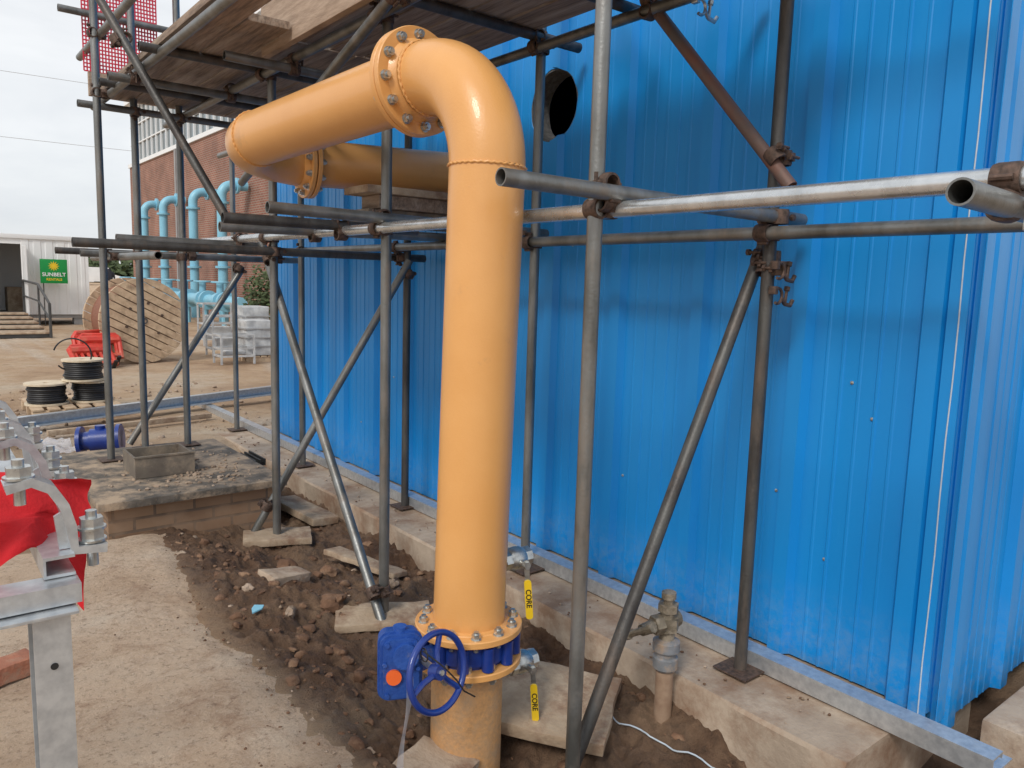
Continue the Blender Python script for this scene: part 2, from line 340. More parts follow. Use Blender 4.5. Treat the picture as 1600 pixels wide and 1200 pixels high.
for y in ys:
    for x in xs:
        vs.append((x,y,gz(x,y)))
        t=sm(.95,1.15,x)*(1-sm(5.6,6.6,y))*(1-sm(3.6,4.2,x)); mud.append(min(1,t*(.85+.5*fn(x,y,2))) if t>0 else 0)
        gg=0
        if 4<y<45 and -10<x<25:
            gg=sm(.05,.3,fn(x,y,.5)+.25*fn(x,y,3))*sm(10.5,11.5,y)*(1-sm(14,15,y)); gg=max(gg,.5*sm(.1,.3,fn(x+4,y,.9))*sm(6.5,8,y)*(1-sm(30,40,y)))
        gra.append(gg)
nx=len(xs); fs=[(j*nx+i,j*nx+i+1,(j+1)*nx+i+1,(j+1)*nx+i) for j in range(len(ys)-1) for i in range(nx-1)]
me.from_pydata(vs,[],fs); me.materials.append(M['ground'])
for nm,arr in(('mud',mud),('gravel',gra)):
    at=me.attributes.new(nm,'FLOAT','POINT'); at.data.foreach_set('value',arr)
me.polygons.foreach_set('use_smooth',[True]*len(me.polygons)); put(me,'ground',kind='structure',keep=True)
b=MB(); rows=[]; y=-1.2
while y<4.66:
    e=edge(y); r=[]
    for k in range(71):
        t=k/70; x=-3.5+(e+3.5)*(1-(1-t)**2.6)
        z=-1.5+.014*fn(x,y,2)+.009*fn(x,y,12,3)-.035*sm(.0,.12,.12-(e-x))*(.4+abs(noise.noise(V((y*9,x*5,1)))))
        r.append(b.bm.verts.new((x,y,z)))
    r.append(b.bm.verts.new((e+.03+.015*noise.noise(V((y*15,0,0))),y,-1.55))); r.append(b.bm.verts.new((e-.02,y,-1.95))); rows.append(r); y+=.02
for j in range(len(rows)-1):
    for i in range(len(rows[0])-1): b.face([rows[j][i],rows[j][i+1],rows[j+1][i+1],rows[j+1][i]])
b.done('concrete_pavement','pave',kind='structure',keep=True,ang=80)
b=MB(); n=160; prof=[(2.30,-1.98),(2.292,-1.515),(2.302,-1.502),(3.3,-1.50),(3.3,-1.98)]; R=[]
for i in range(n+1):
    y=1.10+(9.2-1.10)*i/n
    R.append([b.bm.verts.new((px+.009*fn(y,k*3.1,3)*(k<3)-.0,y,pz+.004*fn(y,k,2)*(k in(1,2)))) for k,(px,pz) in enumerate(prof)])
for i in range(n):
    for k in range(5): b.face([R[i][k],R[i][(k+1)%5],R[i+1][(k+1)%5],R[i+1][k]])
b.face(R[0][::-1]); b.face(R[-1]); b.done('concrete_footing','slab',kind='structure',keep=True)
b=MB(); b.bx((2.90,-.8,-1.95),(7,.93,-1.475),.015); b.done('concrete_kerb','slab',kind='structure',keep=True)
# ------------------------------------------------------------------ blue building
W=2.8; YN=1.07; YF=7.2; ZB=-1.49; ZT=3.4
bld=empty('metal_clad_building',(5,4,ZB),'bright blue profiled metal clad building with round wall opening','building')
def profile(L):
    pts=[];s=.05
    while s<L-.14:
        pts+=[(s,0),(s+.020,.034),(s+.082,.034),(s+.102,0)]
        for q,h in((.16,.0022),(.225,.0045),(.295,.0022),(.365,.0045),(.43,.0022)):
            if s+q+.03<L-.01: pts+=[(s+q,0),(s+q+.004,h),(s+q+.012,h),(s+q+.016,0)]
        s+=.5
    return [(0,0)]+[p for p in pts if p[0]<L-.005]+[(L,0)]
b=MB(); pr=profile(YF-YN)
poly=[(W-d,YN+s) for s,d in pr]+[(W+.08,YF),(W+.08,YN)]
b.prism(poly,(0,0,ZB),(1,0,0),(0,1,0),(0,0,ZT-ZB)); wall=b.done('wall','bluewall',bld,smooth=False)
b=MB(); nh=44; b.prism([(3.22+(.188+.007*noise.noise(V((math.cos(2*math.pi*i/nh)*3,math.sin(2*math.pi*i/nh)*3,1))))*math.cos(2*math.pi*i/nh),.945+(.188+.007*noise.noise(V((math.cos(2*math.pi*i/nh)*3,math.sin(2*math.pi*i/nh)*3,5))))*math.sin(2*math.pi*i/nh)) for i in range(nh)],(W-.3,0,0),(0,1,0),(0,0,1),(.6,0,0)); cut=b.done('cutter','bluewall')
md=wall.modifiers.new('b','BOOLEAN'); md.object=cut; md.operation='DIFFERENCE'; md.solver='EXACT'
bpy.context.view_layer.update()
nm=bpy.data.meshes.new_from_object(wall.evaluated_get(bpy.context.evaluated_depsgraph_get())); wall.modifiers.clear(); wall.data=nm; nm.name='wall'
bpy.data.objects.remove(cut)
b=MB(); pr=profile(5.0); poly=[(W+.02+s,YN-.005-d) for s,d in pr]+[(W+5.02,YN+.07),(W+.085,YN+.07)]
b.prism(poly,(0,0,ZB-.08),(1,0,0),(0,1,0),(0,0,ZT-ZB+.08)); b.done('wall','bluewall',bld,smooth=False)
b=MB(); b.bx((W+.082,YF-.08,ZB),(7.8,YF,ZT)); b.bx((7.75,YN+.08,ZB),(7.8,YF-.082,ZT)); b.done('wall','bluewall',bld,smooth=False)
b=MB(); b.bx((W-.08,YN-.1,ZT+.002),(7.9,YF+.1,ZT+.1)); b.done('roof','grey',bld,smooth=False)
b=MB(); b.bx((W+.083,YN+.08,ZB-.01),(7.74,YF-.09,ZB-.004)); b.done('floor','darkin',bld,smooth=False)
b=MB(); b.bx((W-.044,YN-.012,ZB),(W-.041,YN+.050,ZT)); b.bx((W-.044,YN-.050,ZB),(W+.02,YN-.047,ZT)); b.done('corner_flashing','bluewall',bld,smooth=False)
b=MB(); b.sweep([(W-.046,YN+.012+.002*math.sin(i*1.7),ZB+i*.2) for i in range(25)],.0026,8); b.done('sealant_bead','bead',bld)
b=MB(); b.lathe((W+.004,3.22,.945),(1,0,0),[(.197,0),(.197,.12),(.176,.12),(.180,0)],40,closed=True)
for v in b.bm.verts: v.co+=V((0,noise.noise(v.co*12),noise.noise(v.co*12+V((4,4,4)))))*.006
b.done('opening_rim','lining',bld)
for i in range(12):
    yy=random.uniform(1.2,5.5); zz=random.uniform(-1.2,.5); 
    b=MB(); b.lathe((W-.001,yy,zz),(-1,0,0),[(.007,0),(.007,.002),(.004,.003),(.004,.006),(0,.007)],8); b.done('screw','bolt',bld)
b=MB()
b.prism([(W-.225+x,z) for x,z in [(0,0),(.175,0),(.175,.006),(.008,.008),(.008,.060),(.075,.060),(.075,.045),(.081,.045),(.081,.067),(0,.067)]],(0,.78,-1.494),(1,0,0),(0,0,1),(0,8.3,0))
b.done('base_channel','galv',label='long galvanised steel channel along the foot of the wall',cat='steel channel',smooth=False)
# ------------------------------------------------------------------ scaffold
sc=empty('scaffold',(1.9,3.5,-1.5),'tube and coupler scaffold with timber deck beside the blue wall','scaffold')
def T(name,a,b_,m='steel'):
    k=MB(); k.tube(a,b_); return k.done(name,m,sc)
def coupler(p,a,b_,sp=None,swing=0):
    p=V(p);a=V(a).normalized();b_=V(b_).normalized(); k=MB(); nrm=a.cross(b_)
    if nrm.length<.1: nrm=basis(a)[0]
    nrm.normalize(); h=.025
    for d,o in((a,-h),(b_,h)):
        c=p+nrm*o; s=d.cross(nrm)
        k.lathe(c-d*.026,d,[(.0245,0),(.031,0),(.033,.008),(.033,.044),(.031,.052),(.0245,.052)],18,closed=True)
        k.box(c+s*.036+nrm*(0),(.022,.03,.014),Matrix((s,d,nrm)).transposed(),.003)
        k.cyl(c+s*.045-nrm*.03,c+s*.045+nrm*.032,.006,8)
        k.cyl(c+s*.045+nrm*.018,c+s*.045+nrm*.030,.013,6)
        k.cyl(c-s*.036-d*.02,c-s*.036+d*.02,.007,8)
    return k.done('coupler','coupler',sc)
X=(1,0,0);Y=(0,1,0);Z=(0,0,1)
stand=[(1.64,1.68,-1.83,'steel'),(2.52,1.66,-1.49,'dark'),(1.74,3.12,-1.60,'steel'),(2.5,2.98,-1.49,'steel'),(1.74,4.46,-1.585,'steel'),(2.55,4.30,-1.49,'dark'),
(2.45,5.72,-1.49,'steel'),(2.5,7.4,-1.49,'steel'),(1.085,5.78,-1.29,'steel'),(1.36,6.02,-1.29,'steel'),(1.66,6.02,-1.29,'steel')]
for x,y,z,m in stand:
    T('scaffold_pole',(x,y,z+.005),(x,y,2.5),m)
    k=MB(); k.box((x,y,z+.003),(.15,.15,.006),None,.001); k.cyl((x,y,z+.006),(x,y,z+.05),.018,12); k.done('base_plate','coupler',sc)
T('ledger',(1.692,.1,.226),(1.692,6.6,.222),'bright')
T('ledger',(2.468,.1,.205),(2.462,6.9,.198),'steel')
T('ledger',(1.19,4.8,.10),(1.19,6.7,.10),'steel')
T('ledger',(1.692,.3,1.13),(1.692,6.5,1.13),'steel'); T('ledger',(2.45,.3,1.11),(2.45,7.6,1.11),'steel'); T('ledger',(1.16,3.2,1.15),(1.16,6.3,1.15),'steel')
tr=[((1.24,1.625,.272),(2.66,1.625,.262),'steel'),((1.43,.58,.176),(2.7,.62,.16),'steel'),((1.17,3.06,.272),(2.64,3.06,.255),'steel'),((1.12,3.45,.246),(2.1,3.45,.25),'dark'),((1.21,3.77,.225),(2.6,3.75,.248),'steel'),
((.69,4.40,.14),(2.74,4.40,.142),'dark'),((.99,4.9,.19),(1.85,4.9,.185),'steel'),((1.0,6.08,.12),(2.6,6.08,.13),'steel'),((.9,6.45,.14),(2.2,6.42,.14),'dark'),
((1.33,4.02,1.075),(2.7,4.02,1.075),'steel'),((1.0,5.95,1.10),(2.7,5.95,1.10),'steel'),((1.0,5.0,1.10),(2.7,5.0,1.10),'steel'),((1.05,5.5,1.165),(2.6,5.5,1.165),'dark'),((1.05,4.5,1.165),(2.6,4.5,1.165),'dark'),((1.5,2.95,1.165),(2.72,2.95,1.165),'dark'),((1.5,2.4,1.165),(2.6,2.4,1.165),'dark'),((1.5,1.9,1.165),(2.72,1.9,1.165),'dark')]
for a,b_,m in tr: T('transom',a,b_,m)
br=[((.80,5.16,1.90),(1.46,4.39,.29),'dark'),((1.27,6.10,-1.26),(2.12,6.10,.04),'steel'),((1.80,4.86,.27),(1.69,3.03,-1.62),'steel'),((2.52,4.22,.12),(1.64,4.60,-1.60),'steel'),
((2.60,1.73,.20),(1.66,1.745,-1.72),'dark'),((2.47,2.62,1.55),(2.47,1.56,.36),'rust'),((1.62,2.70,1.18),(1.80,5.15,.60),'steel')]
for a,b_,m in br: T('brace',a,b_,m)
for p,a,b_ in [((1.665,1.68,.226),Z,Y),((1.655,1.652,.272),Y,X),((2.49,1.655,.205),Z,Y),((2.50,1.64,.262),X,Z),((1.715,3.12,.224),Z,Y),((1.70,3.08,.25),Y,X),((2.48,2.98,.2),Z,Y),((1.715,4.46,.222),Z,Y),((1.73,4.43,.141),X,Z),((2.53,4.35,.142),X,Z),
 ((2.49,4.3,.2),Y,Z),((1.68,3.45,.235),Y,X),((1.69,3.77,.235),Y,X),((2.47,5.72,.2),Z,Y),((1.69,4.9,.205),X,Y),((1.36,6.05,.12),X,Z),((1.66,6.05,.12),X,Z),((1.69,.60,.2),X,Y),
 ((2.56,1.70,.12),Z,(.9,0,1.9)),((2.54,1.66,.08),Z,(.9,0,1.9)),((1.68,1.71,-1.70),Z,(.9,0,1.9)),((1.70,3.10,-1.47),Z,(0,1.8,1.9)),((1.75,4.5,.1),Z,(.1,1.8,1.9)),((2.53,4.26,.04),Z,(-.9,.4,-1.7)),((1.70,4.52,-1.40),Z,(-.9,.4,-1.7)),
 ((2.49,1.63,.47),Z,(0,1,1.1)),((2.47,2.96,1.12),Z,Y),((2.45,2.95,1.14),X,Y),((1.71,3.12,1.13),Z,Y),((1.69,4.02,1.10),X,Y),((1.71,4.46,1.13),Z,Y),((1.11,5.78,1.15),Z,Y),((1.10,5.78,1.52),Z,Y),((1.36,5.98,1.10),X,Z),((1.66,5.98,1.10),X,Z),((1.64,2.85,1.13),Y,(.1,2,-.5)),((1.14,5.80,.10),Z,Y),((2.09,6.09,.05),X,(.8,0,1.3)),((1.69,5.9,.15),Y,X),((1.69,5.0,1.12),X,Y),((1.14,5.0,1.13),X,Y),((1.05,4.88,1.28),Y,(.66,-.77,-1.6)),((2.45,2.25,1.13),X,Y),((2.48,4.3,1.11),Z,Y)]:
    coupler(p,a,b_)
def swivel(k,p):
    p=V(p); k.torus(p,(0,1,0),.028,.006,18,8,.3,5.2); k.sweep([p+V((.028,0,-.01)),p+V((.05,0,-.03)),p+V((.085,0,-.035)),p+V((.10,0,-.015))],.008,8); k.cyl(p+V((.05,0,-.03)),p+V((.058,0,.03)),.006,8); k.cyl(p+V((.056,0,.02)),p+V((.060,0,.034)),.012,6); k.box(p+V((-.03,0,.02)),(.02,.03,.03),None,.004)
k=MB(); swivel(k,(2.53,1.62,-.02)); k.done('swivel_coupler','coupler',sc); k=MB(); swivel(k,(2.43,1.97,1.05)); k.done('swivel_coupler','bolt',sc)
k=MB(); swivel(k,(1.72,.55,.12)); k.done('swivel_coupler','bolt',sc); k=MB(); swivel(k,(2.50,1.60,.07)); k.done('swivel_coupler','coupler',sc)
def board(x0,x1,y0,y1,z,m='board'):
    k=MB(); rz=random.uniform(-.004,.004); k.box(((x0+x1)/2,(y0+y1)/2,z+.019+rz),(x1-x0-.012,y1-y0,.038),Matrix.Rotation(random.uniform(-.003,.003),3,'Z'),.003); k.done('scaffold_board',m,sc,smooth=False)
for i in range(4):
    board(1.65+i*.2,1.65+(i+1)*.2,1.3,3.93+random.uniform(-.02,.02),1.192)
for i in range(6):
    board(1.14+i*.218,1.14+(i+1)*.218,(2.9,3.78,3.96,3.97,3.96,3.97)[i],6.1+random.uniform(-.04,.04),1.192)
for a,c in [((1.11,6.15,1.20),(2.44,6.188,1.36)),((1.585,1.3,1.15),(1.623,4.20,1.40))]:
    k=MB(); k.bx(a,c,.003); k.done('toe_board','boardx',sc,smooth=False)
T('guard_rail',(.95,6.20,1.75),(2.6,6.20,1.75)); T('guard_rail',(1.12,4.2,1.52),(1.12,6.5,1.52))
k=MB(); y=6.24; z0,z1,x0,x1=1.38,2.2,1.10,1.58
for i in range(25):
    x=x0+(x1-x0)*i/24; k.box((x,y,(z0+z1)/2),(.009,.004,z1-z0))
for i in range(33):
    z=z0+(z1-z0)*i/32; k.box(((x0+x1)/2,y,z),(x1-x0,.0052,.009))
k.done('brick_guard','rednet',label='red plastic mesh brick guard hung on scaffold guard rail',cat='mesh guard',smooth=False)
# ------------------------------------------------------------------ main yellow pipe
pp=empty('gas_pipeline',(1.5,2.085,-1.95),'yellow painted flanged steel pipe rising from pit and bending over','pipe')
DZ=.045
r=.125; A=V((1.500,2.085,-1.24+DZ)); Bt=V((1.528,2.076,.37))
b=MB(); b.sweep([A+(Bt-A)*(i/12) for i in range(13)],r,64); b.done('pipe_section','yellow',pp)
rad=.335; d1=V((-.105,1,-.045)).normalized()
el=[]
for i in range(25):
    t=math.pi/2*i/24; el.append(Bt+V((-.02*(i/24)**2,rad*(1-math.cos(t)),rad*math.sin(t))))
F1=el[-1]+d1*.06
b=MB(); b.sweep(el,r,64,caps=False); b.done('elbow','yellow',pp)
def weld(p,ax,rr=.1265,w=.005):
    k=MB(); x,y,z=basis(ax); n=150; k.torus(p,ax,rr,w,n,8)
    for v in k.bm.verts:
        a=math.atan2((v.co-p).dot(y),(v.co-p).dot(x)); v.co+=z*.0016*math.sin(a*38)+(v.co-p).normalized()*.001*math.sin(a*31+1)
    k.done('weld_bead','yellow',pp)
weld(Bt,(Bt-A),w=.0042); weld(el[-1],d1)
def flange(p,ax,R=.187,th=.024,bolts=12,m='yellow',br=.158,neck=0,bolted=True,ph=.13,grip=.03):
    ax=V(ax).normalized(); k=MB(); prof=[(.105,0),(R-.003,0),(R,.003),(R,th-.003),(R-.003,th),(.145,th),(.142,th+.003),(.129,th+.004+neck),(.1245,th+.006+neck),(.105,th+.006+neck)]
    k.lathe(p,ax,prof,72,closed=True); f=k.done('flange',m,pp)
    if bolted:
        x,y,z=basis(ax)
        for i in range(bolts):
            a=2*math.pi*(i+ph)/bolts; c=V(p)+(x*math.cos(a)+y*math.sin(a))*br
            k=MB(); k.cyl(c+z*th,c+z*(th+.003),.0185,16); k.cyl(c+z*(th+.003),c+z*(th+.019),.0155,6); k.cyl(c+z*(th+.019),c+z*(th+.027),.009,10); k.cyl(c-z*grip,c+z*th,.009,8)
            k.done('bolt','bolt',f,ang=30)
    return f
flange(F1+d1*.004,-d1,neck=.02,grip=.004); flange(F1+d1*.008,d1,neck=.02,grip=.004)
b=MB(); b.cyl(F1-d1*.0,F1+d1*.006+d1*.003,.17,48); b.done('gasket','black',pp)
L1=F1+d1*.03; E0=V((1.382,3.72,.0)); E0.z=L1.z-.045*(3.74-L1.y); d1b=(E0-L1).normalized()
b=MB(); b.sweep([L1+(E0-L1)*(i/8) for i in range(9)],r,56); b.done('pipe_section','yellow',pp)
rr2=.34; e2=[]; zc=E0.z
for i in range(21):
    t=math.pi/2*i/20; e2.append(V((E0.x+rr2*(1-math.cos(t))-.02*math.sin(t)*math.cos(t),E0.y+rr2*math.sin(t),zc-.035*i/20)))
b=MB(); b.sweep(e2,r,56,caps=False); b.done('elbow','yellow',pp); weld(e2[0],d1b)
d2=V((1,-.10,.03)).normalized(); F2=e2[-1]+d2*.05
flange(F2,-d2,neck=.02,grip=.004); flange(F2+d2*.006,d2,neck=.02,grip=.004)
b=MB(); b.sweep([F2+d2*(.03+i*.12) for i in range(9)],r,56); b.done('pipe_section','yellow',pp)
FZ=-1.243+DZ; LZ=-1.336+DZ
flange(V((1.5,2.085,FZ)),(0,0,1),grip=.02,R=.187); flange(V((1.5,2.085,LZ)),(0,0,-1),grip=.02,bolted=True)
b=MB(); b.lathe((1.5,2.085,LZ),(0,0,1),[(.0,0),(.142,0),(.142,.010),(.155,.016),(.155,.076),(.142,.082),(.142,.092),(0,.092)],48)
vb=b.done('butterfly_valve','valveblue',pp)
for i in range(12):
    a=2*math.pi*(i+.63)/12; c=V((1.5+.162*math.cos(a),2.085+.162*math.sin(a),0))
    b=MB(); b.cyl((c.x,c.y,LZ+.004),(c.x,c.y,LZ+.086),.021,14); b.done('lug','valveblue',vb)
b=MB(); pts=[V((1.498,2.085,LZ-.026-i*.085)) for i in range(9)]; b.sweep(pts,.126,56); b.done('pipe_section','yellow_rough',pp,label='dusty stained lower pipe section')
def rr(w,h,q,k=6):
    out=[]
    for cx,cy,a0 in((w/2-q,h/2-q,0),(-w/2+q,h/2-q,90),(-w/2+q,-h/2+q,180),(w/2-q,-h/2+q,270)):
        for i in range(k+1):
            a=math.radians(a0+90*i/k); out.append((cx+q*math.cos(a),cy+q*math.sin(a)))
    return out
ng=V((-.40,-.91,.08)).normalized(); gy=V((0,0,1)); side=gy.cross(ng).normalized(); gc=V((1.185,2.02,-1.215))
b=MB(); b.prism(rr(.130,.215,.030),gc-ng*.045,side,gy,ng*.080); b.prism(rr(.142,.228,.036),gc+ng*.005,side,gy,ng*.012); b.prism(rr(.112,.195,.026),gc+ng*.035,side,gy,ng*.014); b.cyl(gc+ng*.03+gy*.045+side*.012,gc+ng*.068+gy*.045+side*.012,.040,28)
b.cyl(gc+gy*.10,gc+gy*.125,.022,16); b.cyl(gc+V((0,0,-.02)),V((1.40,2.07,-1.25)),.035,20)
for s_,t_ in((.044,.083),(-.044,.083),(.044,-.083),(-.044,-.083),(.052,0),(-.052,.02)): b.cyl(gc+ng*.048+side*s_+gy*t_,gc+ng*.058+side*s_+gy*t_,.0075,6)
gb=b.done('gearbox','gearblue',vb)
b=MB(); oc=gc+ng*.049-side*.024-gy*.022; b.cyl(oc,oc+ng*.012,.024,28); b.done('indicator_cap','orange',gb)
wc=V((1.232,1.87,-1.195)); wn=V((.22,-.95,.20)).normalized()
b=MB(); b.torus(wc,wn,.118,.0105,48,12); b.cyl(wc-wn*.02,wc+wn*.015,.024,20)
x_,y_,z_=basis(wn)
for i in range(3):
    a=math.radians(75+i*120); d=x_*math.cos(a)+y_*math.sin(a)
    b.sweep([wc+d*.015,wc+d*.06-wn*.008,wc+d*.112],.0095,8)
hw=b.done('handwheel','valveblue',vb)
b=MB(); b.cyl(gc+V((.05,-.0,.02)),wc,.011,12); b.cyl(wc+wn*.015,wc+wn*.022,.009,6); b.done('shaft','bolt',vb)
b=MB(); b.sweep([wc+V((-.06,-.01,.09)),wc+V((-.01,-.05,.04)),wc+V((.04,-.05,-.02)),wc+V((.08,-.03,-.075)),wc+V((.13,-.02,-.115))],.0025,6); b.torus(wc+V((-.05,0,.07)),(1,0,0),.02,.0025,16,6); b.done('cable_tie','black',vb)
b=MB(); rows=[]
for i in range(20):
    t=i/19; p=V((1.165-.045*t+.008*math.sin(t*6),1.925-.03*t,-1.19-.34*t)); w=V((.013,.006,0))*(1+.3*math.sin(t*9)); rows.append([b.bm.verts.new(p-w),b.bm.verts.new(p+V((0,.004*math.sin(t*11),0))),b.bm.verts.new(p+w)])
for i in range(19):
    for k in range(2): b.face([rows[i][k],rows[i][k+1],rows[i+1][k+1],rows[i+1][k]])
b.done('plastic_strap','film',label='clear plastic strap hanging from the blue valve gearbox',cat='strap')
def ballvalve(z,x0):
    p=V((1.615,2.075,z)); e=V((x0,0,0)); k=MB(); k.cyl(p,p+e+V((.02,0,0)),.019,16); k.cyl(p+e+V((.012,0,0)),p+e+V((.04,0,0)),.037,8); k.lathe(p+e+V((.04,0,0)),X,[(0,0),(.036,0),(.043,.015),(.043,.05),(.036,.065),(0,.065)],24); k.cyl(p+e+V((.10,0,0)),p+e+V((.132,0,0)),.037,8); k.cyl(p+e+V((.132,0,0)),p+e+V((.138,0,0)),.028,16)
    k.cyl(p+e+V((.072,0,0)),p+e+V((.072,-.07,-.005)),.012,12); k.cyl(p+e+V((.072,-.062,-.005)),p+e+V((.072,-.076,-.005)),.015,6)
    bv=k.done('ball_valve','bolt',pp)
    q=p+e+V((.072,-.068,0)); k=MB(); u=V((.10,-.01,-1)).normalized(); s_=V((.80,-.60,.10)); s_=(s_-u*s_.dot(u)).normalized(); nf=s_.cross(u).normalized()
    if nf.y>0: nf=-nf
    k.prism(rr(.018,.10,.008),q+u*.035,s_,u,-nf*.003); k.done('lever_shank','bolt',bv)
    k=MB(); k.prism(rr(.026,.15,.012),q+u*.135+nf*.004,s_,u,-nf*.010); lv=k.done('lever_handle','yellowlever',bv)
    textobj('CORE',.027,frame(q+u*.130+nf*.0047,u,nf.cross(u)),'black',lv,ext=.0005)
ballvalve(-.99,.005); ballvalve(-1.40,.05)
b=MB(); b.bx((1.93,3.66,.448),(2.74,3.93,.486),.003); b.done('timber_plank','sole',label='weathered plank packing under the yellow pipe',cat='plank')
b=MB(); b.bx((2.02,3.70,.375),(2.66,3.90,.446),.006); b.done('timber_block','board',label='chunky timber packing block under the plank',cat='timber')
b=MB(); b.bx((1.98,3.74,.295),(2.70,3.98,.373),.006); b.done('packing_block','tray',label='dark beam packing resting on scaffold tubes',cat='beam')
b=MB(); b.bx((2.40,3.45,.275),(2.62,3.62,.35),.004); b.done('loose_brick','redbrick',label='dusty brick resting on scaffold tubes',cat='brick')
# ------------------------------------------------------------------ trench things
def slabobj(name,c,size,rot,m,label,cat,group=None):
    k=MB(); k.box(c,size,Euler(rot).to_matrix(),.006)
    bmesh.ops.subdivide_edges(k.bm,edges=[e for e in k.bm.edges if e.calc_length()>.1],cuts=6,use_grid_fill=True)
    for v in k.bm.verts: v.co+=V((noise.noise(v.co*9),noise.noise(v.co*9+V((5,5,5))),noise.noise(v.co*7+V((9,1,2)))))*.010
    return k.done(name,m,label=label,cat=cat,group=group)
slabobj('sole_board',(1.74,4.45,-1.59),(.40,.24,.038),(0,.02,-.35),'sole','muddy timber sole board under a scaffold pole','board','sole boards under the scaffold')
slabobj('sole_board',(1.73,3.10,-1.60),(.46,.225,.038),(.02,0,-.45),'sole','muddy timber sole board under a scaffold pole','board','sole boards under the scaffold')
slabobj('paving_slab',(1.86,2.12,-1.61),(.42,.60,.05),(.05,-.10,.62),'sole','dusty pale concrete slab lying in the trench beside the pipe','slab')
slabobj('paving_slab',(2.08,4.85,-1.58),(.2,.55,.05),(.06,.1,.15),'sole','narrow pale concrete slab leaning in the trench','slab')
slabobj('paving_slab',(1.28,1.98,-1.62),(.30,.22,.06),(.15,.1,.5),'conc','broken lump of pale concrete beside the pipe','slab')
slabobj('brick_lump',(1.47,3.68,-1.535),(.24,.14,.06),(.1,.2,.3),'conc','broken dusty brick lump on the mud heap','brick')
slabobj('timber_board',(1.97,3.75,-1.585),(.12,.55,.03),(.03,.1,.3),'sole','short muddy board lying in the trench','board')
b=MB()
def spot():
    q=random.random()
    if q<.55: return random.uniform(1.1,2.25),random.uniform(1.2,6.0)
    if q<.7:
        y=random.uniform(1.4,4.6); return edge(y)+random.gauss(.08,.06),y
    return random.gauss(1.5,.25),random.gauss(3.6,.7)
def bad(x,y): return (x-1.5)**2+(y-2.085)**2<.03 or x>2.27 or (y>4.65 and x<1.9)
for i in range(1000):
    x,y=spot()
    if bad(x,y) or x<edge(y)+.02: continue
    s=random.choice((.004,.005,.006,.008,.010,.014,.024))*random.uniform(.7,1.4)
    z=gz(x,y)
    b.mi=0 if random.random()<.92 else 1
    if b.mi==1: s*=.6
    b.rock((x,y,z),s,1 if s<.015 else 2,random.uniform(.4,.8))
for i in range(260):
    y=random.uniform(1.4,4.6); x=edge(y)-abs(random.gauss(0,.16)); s=random.uniform(.002,.008); b.mi=0 if random.random()<.6 else 1; b.rock((x,y,-1.503),s,1,.6)
b.mi=1
for i in range(330):
    x=random.uniform(-.2,3.2); y=random.uniform(6.5,11); s=random.choice((.01,.015,.02,.03))
    b.rock((x,y,gz(x,y)+s*.3),s,1)
for i in range(150):
    y=random.uniform(1.2,8); x=random.uniform(2.31,2.56); s=random.uniform(.003,.009); b.mi=i%2; b.rock((x,y,-1.497+s*.3),s,1,.6)
b.done('rubble',['clod','stone'],kind='stuff',keep=True,label='loose stones and clods in the trench',ang=60)
for i,(x,y,s,m_) in enumerate([(1.33,3.25,.035,'stone'),(1.56,3.3,.06,'clod'),(1.40,2.9,.04,'clod'),(1.75,3.75,.05,'clod'),(1.95,3.4,.035,'stone'),(1.9,5.3,.06,'stone'),(1.62,4.0,.07,'clod'),(1.22,3.5,.03,'stone'),(2.0,2.9,.04,'clod')]):
    b=MB(); b.rock((x,y,gz(x,y)+s*.2),s,3,.7); b.done('stone',m_,label='rough muddy stone lying in the trench',cat='stone',group='stones in the trench',ang=30)
b=MB(); o_=V((1.15,3.25,gz(1.15,3.25)+.012))
b.prism([(0,0),(.05,.01),(.065,.03),(.03,.055),(.01,.035)],o_,(1,0,.1),(0,1,.15),(0,0,.006)); b.done('plastic_scrap','lightblue',label='small pale blue plastic scrap on the mud',cat='scrap')
q=V((2.232,1.80,0)); st=empty('standpipe_tap',(q.x,q.y,-1.75),'weathered grey brown tap on a muddy standpipe beside the footing','tap')
b=MB(); b.cyl(q+V((0,0,-1.78)),q+V((0,0,-1.45)),.034,20); b.done('pipe_section','muddyplastic',st)
b=MB(); b.lathe(q+V((0,0,-1.46)),Z,[(0,0),(.040,0),(.048,.01),(.048,.05),(.040,.055),(.040,.075),(.052,.08),(.052,.115),(.036,.125),(0,.125)],24); b.done('compression_fitting','plasticgrey',st)
b=MB(); b.cyl(q+V((0,0,-1.335)),q+V((0,0,-1.20)),.030,16); b.cyl(q+V((0,0,-1.30)),q+V((0,0,-1.25)),.046,6); b.cyl(q+V((0,0,-1.225)),q+V((0,0,-1.195)),.041,6); b.cyl(q+V((0,0,-1.195)),q+V((0,0,-1.155)),.019,10); b.cyl(q+V((0,0,-1.175)),q+V((0,0,-1.15)),.028,12)
b.cyl(q+V((0,0,-1.265)),q+V((-.13,.015,-1.275)),.028,14,.022); b.cyl(q+V((-.035,0,-1.267)),q+V((-.07,.01,-1.270)),.038,6); b.cyl(q+V((0,0,-1.265)),q+V((.05,0,-1.265)),.034,12)
b.done('tap_body','brass',st)
b=MB(); h=q+V((-.14,.016,-1.276)); b.sweep([h+V((0,-.055,.035)),h,h+V((0,.055,-.035))],.013,8); b.cyl(h+V((0,-.066,.040)),h+V((0,-.047,.029)),.020,8); b.cyl(h+V((0,.047,-.029)),h+V((0,.066,-.040)),.020,8); b.done('tap_handle','brass',st)
b=MB(); pts=[(2.0,2.05),(2.06,1.95),(2.10,1.80),(2.13,1.66),(2.18,1.5),(2.16,1.35),(2.18,1.2),(2.22,1.05)]
P2=[]
